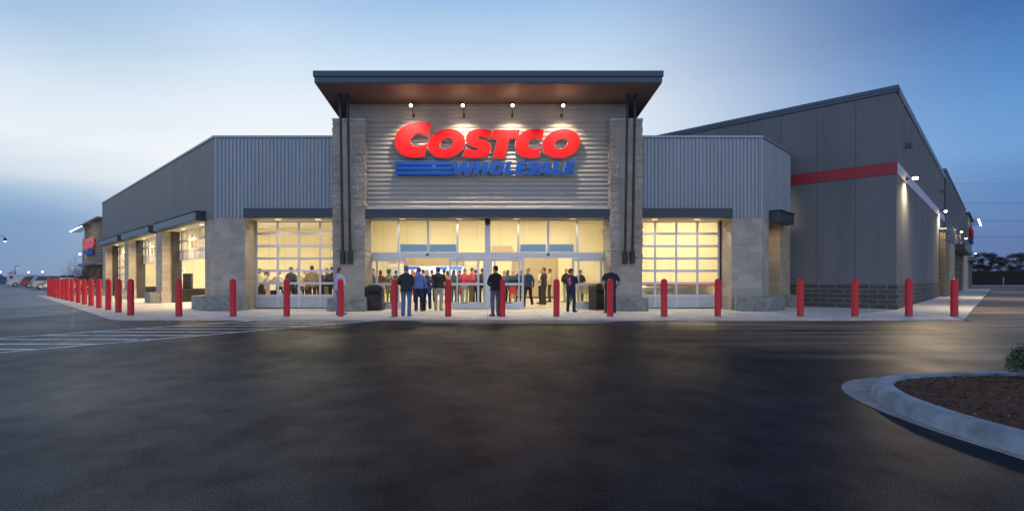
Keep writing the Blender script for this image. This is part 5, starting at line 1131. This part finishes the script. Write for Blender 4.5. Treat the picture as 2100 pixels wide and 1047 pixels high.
prof = [(0.0, ZR - 0.01), (0.012, 0.03), (0.028, 0.075), (0.05, 0.098), (0.08, 0.108), (0.19, 0.110), (0.21, 0.095), (0.215, 0.0)]
m = MB()
for (d0, z0_), (d1, z1_) in zip(prof, prof[1:]):
    A, B_ = inner(Fc, d0), inner(Fc, d1)
    for i in range(len(A) - 1):
        j = lambda p, z: (p[0], p[1], z + 0.006 * noise.noise(Vector((p[0] * 3, p[1] * 3, z * 4))))
        m.face([j(A[i], z0_), j(A[i + 1], z0_), j(B_[i + 1], z1_), j(B_[i], z1_)], smooth=True)
struct(m.build('kerb', M['kerb'], recalc=False, merge=1e-5))
for i in (22, 42, 60, 78):                                   # saw-cut joints across the kerb
    m = MB()
    for (d0, z0_), (d1, z1_) in zip(prof[:-1], prof[1:-1]):
        A, B_ = inner(Fc, d0 - 0.002), inner(Fc, d1 - 0.002); f = 0.06
        q = lambda P_, z: [(P_[i][0], P_[i][1], z + 0.007), (P_[i][0] + (P_[i + 1][0] - P_[i][0]) * f, P_[i][1] + (P_[i + 1][1] - P_[i][1]) * f, z + 0.007)]
        a_, b_ = q(A, z0_), q(B_, z1_); m.face([a_[0], a_[1], b_[1], b_[0]])
    struct(m.build('kerb_joint', M['joint'], recalc=False))
mulchm = mat('mulch', (0.080, 0.036, 0.019), 0.95, 0, 0.5, 25, bump=0.1, bscale=40)
G = inner(Fc, 0.20); cx_, cy_ = 6.9, 3.0
m = MB()
bx0, bx1, by0, by1 = 4.1, 14.9, -1.9, 6.6; nx, ny = 220, 175
def inside_isl(x, y):
    # right of/below the inner boundary
    best = None
    for i in range(0, len(G) - 1):
        ax, ay = G[i]; bx, by = G[i + 1]
        t = max(0, min(1, ((x - ax) * (bx - ax) + (y - ay) * (by - ay)) / max(1e-9, (bx - ax) ** 2 + (by - ay) ** 2))); qx, qy = ax + (bx - ax) * t, ay + (by - ay) * t
        d = math.hypot(x - qx, y - qy); s = (bx - ax) * (y - ay) - (by - ay) * (x - ax)
        if best is None or d < best[0]: best = (d, s)
    return best[0] if best[1] < 0 else -best[0]
hgt = lambda x, y, d: 0.07 + min(0.10, max(0, d) * 0.12) + 0.022 * noise.noise(Vector((x * 9, y * 9, 0))) + 0.016 * noise.noise(Vector((x * 26, y * 26, 3)))
gv = {}
for i in range(nx + 1):
    for j in range(ny + 1):
        x_, y_ = bx0 + (bx1 - bx0) * i / nx, by0 + (by1 - by0) * j / ny; d = inside_isl(x_, y_); gv[i, j] = (x_, y_, hgt(x_, y_, d), d)
for i in range(nx):
    for j in range(ny):
        q = [gv[i, j], gv[i + 1, j], gv[i + 1, j + 1], gv[i, j + 1]]
        if all(p[3] > -0.03 for p in q): m.face([p[:3] for p in q], smooth=True)
struct(m.build('mulch_bed', mulchm, recalc=False, merge=1e-5))
m = MB(); rnd = random.Random(4)
for _ in range(11000):
    x_, y_ = rnd.uniform(4.1, 8.2), rnd.uniform(2.2, 6.6)
    if x_ > y_ * 1.15 + 1.2: continue
    d = inside_isl(x_, y_)
    if d < 0.005: continue
    z_ = hgt(x_, y_, d) + rnd.uniform(0.0, 0.012); L_, W_ = rnd.uniform(0.012, 0.05), rnd.uniform(0.004, 0.011); a = rnd.uniform(0, PI); t = rnd.uniform(-0.5, 0.5)
    dx, dy, dz = math.cos(a) * L_ / 2, math.sin(a) * L_ / 2, math.sin(t) * L_ / 2; wx, wy = -math.sin(a) * W_ / 2, math.cos(a) * W_ / 2
    m.m = rnd.choice((0, 0, 0, 1, 1, 2)) if rnd.random() < 0.95 else 3
    m.face([(x_ - dx - wx, y_ - dy - wy, z_ - dz), (x_ + dx - wx, y_ + dy - wy, z_ + dz), (x_ + dx + wx, y_ + dy + wy, z_ + dz + 0.003), (x_ - dx + wx, y_ - dy + wy, z_ - dz + 0.004)])
o = m.build('mulch', [mat('chip_a', (0.12, 0.06, 0.030), 0.9), mat('chip_b', (0.21, 0.11, 0.052), 0.9), mat('chip_c', (0.03, 0.014, 0.009), 0.9), mat('chip_d', (0.42, 0.26, 0.14), 0.9)], recalc=False)
tag(o, 'dark brown bark mulch covering the kerbed bed in the lower right', 'mulch', kind='stuff')

def leafmat(name, c, v=0.45): return mat(name, c, 0.6, 0, v, 6)
def leaves(mb, c, r, n, size, rnd, flat=1.0, nm=3, hollow=0.35):
    for _ in range(n):
        while True:
            p = Vector((rnd.uniform(-1, 1), rnd.uniform(-1, 1), rnd.uniform(-1, 1)))
            if hollow < p.length < 1: break
        k = 1 + 0.35 * noise.noise(p * 2.2 + Vector(c))
        q = Vector((c[0] + p.x * r[0] * k, c[1] + p.y * r[1] * k, c[2] + p.z * r[2] * k))
        u = Vector((rnd.gauss(0, 1), rnd.gauss(0, 1), rnd.gauss(0, 1))).normalized(); w = u.orthogonal().normalized(); s = size * rnd.uniform(0.6, 1.3); mb.m = rnd.randrange(nm)
        mb.face([q - u * s, q - w * s * 0.42 + u * s * 0.1, q + u * s, q + w * s * 0.42 + u * s * 0.1])
bsh = empty('shrub', (6.55, 6.05, 0.16), 0, 'small round green shrub in the bark mulch at the right edge', 'shrub'); rb = random.Random(11); m = MB()
for k in range(26):
    a, t = rb.uniform(0, 2 * PI), rb.uniform(0.15, 1.0); d = Vector((math.cos(a) * t * 0.24, math.sin(a) * t * 0.24, 0.30 * math.sqrt(max(0.05, 1 - t * t)))); tube(m, [(0, 0, -0.02), d * 0.5 + Vector((0, 0, 0.04)), d], [0.008, 0.005, 0.002], 5)
m.build('stem', mat('twig', (0.10, 0.06, 0.035), 0.9), bsh, world=False)
m = MB()
for k in range(46):
    a, t = rb.uniform(0, 2 * PI), rb.uniform(0.0, 1.0); leaves(m, (math.cos(a) * t * 0.22, math.sin(a) * t * 0.22, 0.08 + 0.21 * math.sqrt(max(0, 1 - t * t)) * rb.uniform(0.5, 1.1)), (0.135, 0.135, 0.12), 380, 0.017, rb, hollow=0.0)
m.build('foliage', [leafmat('shrub_a', (0.075, 0.105, 0.04)), leafmat('shrub_b', (0.035, 0.060, 0.022)), leafmat('shrub_c', (0.12, 0.15, 0.065))], bsh, world=False, recalc=False)

# ---------------------------------------------------------------- trees, hedge, bare shrubs, tree line
bark = mat('bark', (0.05, 0.038, 0.032), 0.95, 0, 0.3, 8)
def branch(mb, p, d, L_, r, depth, rnd, ends, spread=0.55, k=3, seg=5):
    pts = [p]; q = p.copy(); dd = d.copy()
    for i in range(3): dd = (dd + Vector((rnd.gauss(0, 0.12), rnd.gauss(0, 0.12), rnd.gauss(0.03, 0.08)))).normalized(); q = q + dd * L_ / 3; pts.append(q.copy())
    tube(mb, pts, [r, r * 0.85, r * 0.7, r * 0.55], seg if depth > 1 else 3, caps=False)
    if depth == 0: ends.append(q); return
    for _ in range(k):
        nd = (dd + Vector((rnd.gauss(0, spread), rnd.gauss(0, spread), rnd.gauss(0.1, spread * 0.7)))).normalized(); s0 = pts[rnd.choice((2, 3, 3))]; branch(mb, s0, nd, L_ * rnd.uniform(0.6, 0.82), r * 0.55, depth - 1, rnd, ends, spread, k, seg)
def tree(x, y, h, w_, seed, label, leafc=((0.04, 0.038, 0.022), (0.028, 0.028, 0.018), (0.06, 0.052, 0.028)), nleaf=260, ls=0.10, z=ZR, group=None, name='tree', cat_='tree'):
    rnd = random.Random(seed); e = empty(name, (x, y, z), 0, label, cat_, group); m = MB(); ends = []
    branch(m, Vector((0, 0, 0)), Vector((0, 0, 1)), h * 0.27, 0.028 * h, 4, rnd, ends, 0.62); m.build('trunk', bark, e, world=False, recalc=False)
    if nleaf:
        m = MB()
        for k in range(64):
            a, u = rnd.uniform(0, 2 * PI), rnd.uniform(-0.75, 1.0); rr = math.sqrt(max(0, 1 - u * u)) * rnd.uniform(0.75, 1.0)
            q = Vector((math.cos(a) * rr * w_ * h * 0.36, math.sin(a) * rr * w_ * h * 0.36, h * 0.66 + u * h * 0.25 * rnd.uniform(0.8, 1.05)))
            leaves(m, q, (h * 0.085, h * 0.085, h * 0.06), nleaf, ls, rnd, hollow=0.0)
        m.build('crown', [leafmat('leaf_%d_%d' % (seed, i), c) for i, c in enumerate(leafc)], e, world=False, recalc=False)
    return e
tw = 'broad dusky trees beyond the hedge'
tree(97.3, 100, 6.9, 1.15, 21, 'broad dusky tree beyond the hedge, nearest the end of the building', group=tw)
tree(107.0, 102, 7.0, 1.3, 34, 'broad dusky tree beyond the hedge at the right edge of the photo', group=tw)
tree(116.5, 104, 6.6, 1.1, 51, 'dusky tree beyond the hedge, just past the right edge', group=tw)
hd = empty('hedge', (104, 95, ZR), 0, 'long dark bare hedge behind the far kerb on the right', 'hedge'); m = MB(); rh_ = random.Random(3)
for k in range(132):                                        # dense twiggy core
    xa, xb = -26 + k * 0.5, -25.5 + k * 0.5; ha, hb_ = [2.75 + 0.45 * noise.noise(Vector((q * 0.7, 0, 0))) for q in (xa, xb)]; m.m = 1
    m.face([(xa, -0.9, 0), (xb, -0.9, 0), (xb, -0.6, hb_), (xa, -0.6, ha)]); m.face([(xa, 0.9, 0), (xb, 0.9, 0), (xb, 0.6, hb_), (xa, 0.6, ha)]); m.face([(xa, -0.6, ha), (xb, -0.6, hb_), (xb, 0.6, hb_), (xa, 0.6, ha)])
for _ in range(30000):
    x_ = rh_.uniform(-26, 40); top = 3.05 + 0.45 * noise.noise(Vector((x_ * 0.7, 0, 0))) + 0.35 * noise.noise(Vector((x_ * 2.3, 5, 0))); z_ = rh_.uniform(0.0, top); y_ = rh_.uniform(-1.4, 1.4); a = Vector((rh_.gauss(0, 0.6), rh_.gauss(0, 0.5), 1)).normalized(); L_ = rh_.uniform(0.12, 0.42); w2 = rh_.uniform(0.012, 0.035)
    p = Vector((x_, y_, z_)); m.m = rh_.randrange(2); m.face([p, p + Vector((w2, 0, 0)) + a * L_ * 0.5, p + a * L_, p + Vector((-w2, 0, 0)) + a * L_ * 0.5])
m.build('twig_mass', [mat('hedge_a', (0.055, 0.040, 0.040), 0.95), mat('hedge_b', (0.016, 0.016, 0.018), 0.95)], hd, world=False, recalc=False)
m = MB(); tube(m, [(0, 0, 0), (0, 0, 1.55)], [0.09, 0.09], 8); m.box(-0.12, 0.12, -0.05, 0.05, 1.1, 1.5)
o = m.build('marker_post', mat('post_wood', (0.30, 0.24, 0.13), 0.8)); o.location = ((2081 - CX) / F * 90, 92, ZR); tag(o, 'thin pale wooden marker post in front of the hedge', 'post')
# bare reddish shrubs by the annex
bs = ['bare reddish shrub at the foot of the far left tower, leftmost', 'bare shrub second from the left by the far left tower', 'bare shrub in the middle before the far left tower', 'bare shrub right of the middle before the far left tower', 'bare shrub next to the end of the long left wing']
for i, (px_, D_) in enumerate(((160, 62), (172, 60), (184, 59), (196, 58), (207, 57))):
    rnd = random.Random(70 + i); e = empty('bare_shrub', ((px_ - CX) / F * D_, D_, ZR), 0, bs[i], 'shrub', 'bare shrubs at the far left tower'); m = MB(); ends = []
    for k in range(9): a = rnd.uniform(0, 2 * PI); branch(m, Vector((math.cos(a) * 0.3, math.sin(a) * 0.3, 0)), Vector((math.cos(a) * 0.45, math.sin(a) * 0.45, 1)).normalized(), 1.15 + 0.25 * (i % 3), 0.03, 3, rnd, ends, 0.4, seg=3)
    m.build('branches', mat('bare_twig_%d' % i, (0.10, 0.055, 0.05), 0.9), e, world=False, recalc=False)
tree((30.5 - CX) / F * 150, 150, 5.2, 1, 93, 'small bare tree beside the distant lamp post on the left', nleaf=0, name='bare_tree')
# distant tree line all round the horizon
m = MB(); prev = None
for k_ in range(0, 1801):
    k = k_ / 5; a = math.radians(-100 + 200 * k / 360); R_ = 520; h = 3.6 + 2.2 * noise.noise(Vector((k * 0.11, 1.3, 0))) + 1.6 * noise.noise(Vector((k * 0.6, 4.3, 0))) + 1.5 * noise.noise(Vector((k * 3.1, 7.3, 0))) + (2.0 if a > 0.5 else 0)
    cur = (R_ * math.sin(a), R_ * math.cos(a), max(2.0, h))
    if prev:
        b = 1.06; m.face([(prev[0], prev[1], -0.1), (cur[0], cur[1], -0.1), cur, prev]); m.face([prev, cur, (cur[0] * b, cur[1] * b, cur[2] * 1.25), (prev[0] * b, prev[1] * b, prev[2] * 1.25)])
        m.face([(prev[0] * b, prev[1] * b, prev[2] * 1.25), (cur[0] * b, cur[1] * b, cur[2] * 1.25), (cur[0] * b * 1.1, cur[1] * b * 1.1, -0.1), (prev[0] * b * 1.1, prev[1] * b * 1.1, -0.1)])
    prev = cur
o = m.build('distant_woods', mat('woods', (0.05, 0.095, 0.155), 0.95, 0, 0.3, 0.05), recalc=False); tag(o, 'low bluish line of far woods on the horizon', 'woods', kind='stuff')  # blue of distant haze put into the woods colour

# ---------------------------------------------------------------- street lamps, far lights, power lines
def street_lamp(x, y, h, arm, label, face=1):
    e = empty('street_lamp', (x, y, ZR), 0, label, 'street lamp', 'parking lot lamps'); m = MB(); tube(m, [(0, 0, 0), (0, 0, h)], [0.10, 0.06], 8); lathe(m, [(0.22, 0), (0.2, 0.5), (0.1, 0.6)], seg=10); m.build('pole', M['darksteel'], e, world=False)
    m = MB(); tube(m, [(0, 0, h - 0.6), (face * arm * 0.35, 0, h + 0.1), (face * arm * 0.8, 0, h + 0.15), (face * arm, 0, h - 0.15)], [0.04, 0.035, 0.03, 0.03], 6); m.build('arm', M['darksteel'], e, world=False)
    m = MB(); lathe(m, [(0, h - 0.1), (0.10, h - 0.15), (0.16, h - 0.4), (0.42, h - 0.72)], (face * arm, 0), 14); sh = m.build('lamp_shade', M['darksteel'], e, world=False)
    m = MB(); lathe(m, [(0, h - 0.60), (0.34, h - 0.69), (0.0, h - 0.78)], (face * arm, 0), 12); m.build('bulb', emis('street_bulb', (1.0, 0.93, 0.82), 6), sh, world=False); return e
street_lamp(-77.2, 80, 7.9, 1.8, 'street lamp with a bell shade entering at the left edge of the sky')
street_lamp((31 - CX) / F * 180, 180, 5.9, 1.0, 'distant street lamp with a bell shade above the white van')
for i, (px_, py_) in enumerate(((59, 558), (88, 557), (1, 557))):
    D_ = 300; z_ = CH + (HY - py_) / F * D_; e = empty('floodlight_mast', ((px_ - CX) / F * D_, D_, ZR), 0, ['far floodlight above the red car roof', 'far floodlight above the silver car roof', 'far floodlight at the very left edge of the horizon'][i], 'floodlight', 'distant lit floodlights on the left horizon')
    m = MB(); tube(m, [(0, 0, 0), (0, 0, z_ - ZR)], [0.12, 0.08], 6); m.build('pole', M['darksteel'], e, world=False); m = MB(); ellips(m, (0, -0.2, z_ - ZR), (0.36, 0.3, 0.28), 10, 6); m.build('bulb', M['lamp'], e, world=False, recalc=False)
for i, (X_, nm_) in enumerate(((58, 'left'), (175, 'right'))):
    e = empty('utility_pole', (X_, 120, ZR), 0, 'tall wooden utility pole carrying the cables, %s one' % nm_, 'utility pole', 'utility poles'); m = MB(); tube(m, [(0, 0, 0), (0, 0, 25)], [0.2, 0.13], 8); m.build('pole', bark, e, world=False)
    m = MB()
    for z_ in (23.8, 19.2, 15.0, 11.2): m.box(-1.0, 1.0, -0.06, 0.06, z_ - 0.07, z_ + 0.07)
    m.build('crossarm', bark, e, world=False)
for i, py_ in enumerate((377, 415, 452, 485.5)):
    z_ = CH + (HY - py_) / F * 120; m = MB(); pts = [(58 + 117 * k / 16, 120, z_ + 1.0 * (4 * (k / 16 - 0.5) ** 2 - 0.12) * 0.5) for k in range(17)]; tube(m, pts, [0.022] * 17, 4, caps=False)
    o = m.build('power_cable', M['darksteel']); tag(o, ['topmost', 'second highest', 'third highest', 'lowest'][i] + ' thin power cable crossing the sky at the right', 'power cable', 'power cables at the right')

# ---------------------------------------------------------------- parked cars
paint = lambda n, c: mat('paint_' + n, c, 0.32, 0.15, 0.04, 2, coat=0.5)
cglass = mat('car_glass', (0.02, 0.03, 0.045), 0.08, 0, 0.1, 2, spec=0.7)
def car(kind, x, y, rz, col_, label, L_=4.8, Wd=1.86):
    e = empty('parked_' + ('van' if kind == 'van' else 'car'), (x, y, ZR), rz, label, 'van' if kind == 'van' else 'car', 'vehicles parked on the left'); P = paint(label.split()[0] + kind, col_)
    if kind == 'suv': low = [(0.02, 0.42), (0.0, 0.75), (0.06, 1.02), (0.25, 1.10), (3.55, 1.08), (4.55, 0.93), (4.76, 0.80), (4.8, 0.40), (4.5, 0.26), (0.3, 0.26)]; cab = [(0.12, 1.09), (0.50, 1.66), (0.9, 1.74), (2.5, 1.72), (3.55, 1.08)]
    elif kind == 'van': low = [(0.02, 0.42), (0.0, 1.12), (4.7, 1.12), (5.3, 0.98), (5.48, 0.85), (5.5, 0.4), (5.2, 0.28), (0.3, 0.28)]; cab = [(0.02, 1.11), (0.10, 2.0), (0.3, 2.08), (3.9, 2.06), (4.75, 1.11)]
    else: low = [(0.05, 0.40), (0.0, 0.70), (0.06, 0.93), (0.25, 1.0), (1.0, 1.02), (3.7, 0.98), (4.75, 0.78), (4.98, 0.62), (5.0, 0.36), (4.7, 0.24), (0.3, 0.24)]; cab = [(0.75, 1.01), (1.55, 1.40), (2.1, 1.46), (2.9, 1.42), (3.85, 0.98)]
    Lx = max(p[0] for p in low); k_ = L_ / Lx; low = [(a * k_, b) for a, b in low]; cab = [(a * k_, b) for a, b in cab]; W2 = Wd / 2
    wheels = ((0.19 * L_, 0.80 * L_)); wr = 0.36 if kind != 'sedan' else 0.33
    m = MB()
    def loftprof(prof, ws):                                   # ws: list of (y, shrink)
        rings = []
        cxp = sum(p[0] for p in prof) / len(prof); czp = sum(p[1] for p in prof) / len(prof)
        for yv, s_ in ws: rings.append([(cxp + (p[0] - cxp) * s_, yv, czp + (p[1] - czp) * s_) for p in prof])
        n = len(prof)
        for A, B_ in zip(rings, rings[1:]):
            for i in range(n): m.face([A[i], A[(i + 1) % n], B_[(i + 1) % n], B_[i]], smooth=False)
        m.face(rings[0]); m.face(rings[-1][::-1])
    loftprof(low, [(-W2, 0.955), (-W2 + 0.05, 0.99), (-W2 + 0.2, 1.0), (W2 - 0.2, 1.0), (W2 - 0.05, 0.99), (W2, 0.955)])
    m.build('body', P, e, world=False, bevel=0.03)
    # roof shell and glass: tapered greenhouse
    n = len(cab); m = MB(); yl = lambda z, s_: s_ * (W2 - 0.03 - 0.20 * max(0, z - cab[0][1]) / 0.7)
    A = [(p[0], yl(p[1], -1), p[1]) for p in cab]; B_ = [(p[0], yl(p[1], 1), p[1]) for p in cab]
    m.face(A[::-1]); m.face(B_)
    for i in range(n): m.face([A[i], A[(i + 1) % n], B_[(i + 1) % n], B_[i]])
    m.build('cabin', P if kind == 'van' else P, e, world=False, bevel=0.04)
    def inset(P3, f, off):
        c = sum((Vector(p) for p in P3), Vector()) / len(P3); nn = (Vector(P3[1]) - Vector(P3[0])).cross(Vector(P3[2]) - Vector(P3[1])).normalized(); return [tuple(c + (Vector(p) - c) * f + nn * off) for p in P3]
    def glasspoly(poly2, s_, name='side_window'):
        P3 = [(a, yl(b, s_), b) for a, b in poly2]
        if s_ > 0: P3 = P3[::-1]
        mm = MB(); mm.face([(p[0], p[1] + s_ * 0.012, p[2]) for p in P3]); mm.build(name, cglass, e, world=False, recalc=False)
    zb, zt_ = cab[0][1] + 0.05, max(p[1] for p in cab) - 0.10
    xf = lambda z, a, b: a[0] + (b[0] - a[0]) * (z - a[1]) / (b[1] - a[1])
    if kind == 'van':
        for s_ in (-1, 1): glasspoly([(3.35 * k_, 1.2), (3.35 * k_, 1.85), (3.75 * k_, 1.85), (4.45 * k_, 1.2)], s_)
        for s_ in (-1, 1): glasspoly([(0.35 * k_, 1.35), (0.35 * k_, 1.8), (0.75 * k_, 1.8), (0.75 * k_, 1.35)], s_)
    else:
        r0, r1, f0, f1 = cab[0], cab[1], cab[-1], cab[-2]
        xr, xrt, xfb, xft = xf(zb, r0, r1) + 0.22, xf(zt_, r0, r1) + 0.20, xf(zb, f0, f1) - 0.25, xf(zt_, f0, f1) - 0.12
        mid_ = (xrt + xft) / 2
        for s_ in (-1, 1): glasspoly([(xr, zb), (xrt, zt_), (mid_ - 0.04, zt_), (mid_ - 0.04, zb)], s_); glasspoly([(mid_ + 0.04, zb), (mid_ + 0.04, zt_), (xft, zt_), (xfb, zb)], s_)
    for (a, b, nm_) in ((cab[0], cab[1], 'rear_window'), (cab[-1], cab[-2], 'windscreen')):
        u0, u1 = 0.12, 0.88; q = lambda u: (a[0] + (b[0] - a[0]) * u, a[1] + (b[1] - a[1]) * u); p0, p1 = q(u0), q(u1); sg = -0.015 if nm_ == 'rear_window' else 0.015
        mm = MB(); mm.face([(p0[0] + sg, yl(p0[1], -0.86), p0[1] + 0.01), (p0[0] + sg, yl(p0[1], 0.86), p0[1] + 0.01), (p1[0] + sg, yl(p1[1], 0.86), p1[1] + 0.01), (p1[0] + sg, yl(p1[1], -0.86), p1[1] + 0.01)]); mm.build(nm_, cglass, e, world=False, recalc=False)
    for wx in wheels:
        for s_ in (-1, 1):
            yy_ = s_ * (W2 - 0.02); mm = MB()
            mm.face([(wx + (wr + 0.07) * math.cos(t), yy_ + s_ * 0.004, wr + (wr + 0.07) * math.sin(t)) for t in [PI * k / 10 for k in range(11)]]); mm.build('wheel_arch', M['black'], e, world=False, recalc=False)
            mm = MB(); N_ = 18
            for k in range(N_):
                a, b = 2 * PI * k / N_, 2 * PI * (k + 1) / N_; q = lambda t, r, yv: (wx + r * math.cos(t), yv, wr + r * math.sin(t)); y0_, y1_ = yy_ - s_ * 0.2, yy_ + s_ * 0.025
                mm.face([q(a, wr, y0_), q(b, wr, y0_), q(b, wr, y1_), q(a, wr, y1_)], smooth=True); mm.face([q(a, wr, y1_), q(b, wr, y1_), q(b, wr * 0.62, y1_), q(a, wr * 0.62, y1_)])
            w_ = mm.build('wheel', M['black'], e, world=False, recalc=False); mm = MB()
            for k in range(5):
                t = 2 * PI * k / 5; mm.face([(wx + 0.62 * wr * math.cos(t + d), yy_ + s_ * 0.028, wr + 0.62 * wr * math.sin(t + d)) for d in (-0.28, 0.28)] + [(wx + 0.1 * wr * math.cos(t + 0.6), yy_ + s_ * 0.028, wr + 0.1 * wr * math.sin(t + 0.6)), (wx + 0.1 * wr * math.cos(t - 0.6), yy_ + s_ * 0.028, wr + 0.1 * wr * math.sin(t - 0.6))])
            mm.face([(wx + 0.62 * wr * math.cos(2 * PI * k / 16), yy_ + s_ * 0.02, wr + 0.62 * wr * math.sin(2 * PI * k / 16)) for k in range(16)]); mm.build('rim', M['alu'], w_, world=False, recalc=False)
    zl = 0.86 if kind != 'van' else 1.0
    for s_ in (-1, 1):
        mm = MB(); mm.box(-0.012, 0.22, s_ * (W2 - 0.34), s_ * (W2 + 0.006), zl - 0.08, zl + 0.1); mm.build('tail_light', mat('tail_light', (0.35, 0.01, 0.012), 0.2), e, world=False, bevel=0.02)
        mm = MB(); mm.box(L_ - 0.35, L_ - 0.02, s_ * (W2 - 0.4), s_ * (W2 + 0.004), 0.62, 0.74); mm.build('headlight', M['alu'], e, world=False, bevel=0.02)
        mm = MB(); mm.box(3.35 * k_, 3.55 * k_, s_ * (W2 - 0.02), s_ * (W2 + 0.17), cab[0][1] + 0.02, cab[0][1] + 0.16); mm.build('mirror', P, e, world=False, bevel=0.02)
    mm = MB(); mm.box(-0.05, 0.12, -W2 + 0.12, W2 - 0.12, 0.36, 0.56); mm.build('bumper', P, e, world=False, bevel=0.03)
    return e
hd45 = PI / 4
def rear(px, D): return (px - CX) / F * D, D
# x,y is the middle of the rear bumper; the nearer (right hand) rear corner is W/2 towards (+,-)
def park(kind, px, D, c, label, L_, Wd=1.86):
    X_, Y_ = rear(px, D); n = Vector((-R2, R2)) * (Wd / 2); car(kind, X_ + n.x + 0.6, Y_ + n.y, hd45, c, label, L_, Wd)
park('sedan', 80, 58.5, (0.78, 0.72, 0.58), 'cream white sedan parked behind the row of red bollards', 5.0, 1.85)
park('suv', 53, 62.5, (0.22, 0.28, 0.36), 'silver blue sport utility car left of the cream sedan', 4.9)
park('suv', 34, 73.5, (0.17, 0.012, 0.02), 'dark red sport utility car between the silver one and the white van', 4.8)
park('van', 6, 84, (0.50, 0.50, 0.55), 'white panel van parked at the left, behind the red car', 5.6, 2.0)
park('suv', -26, 95, (0.05, 0.14, 0.28), 'blue car at the very left edge, behind the white van', 4.7)
park('sedan', 82, 66.5, (0.45, 0.50, 0.55), 'pale sedan whose roof shows just above the silver car', 4.8)
bpy.context.view_layer.update()
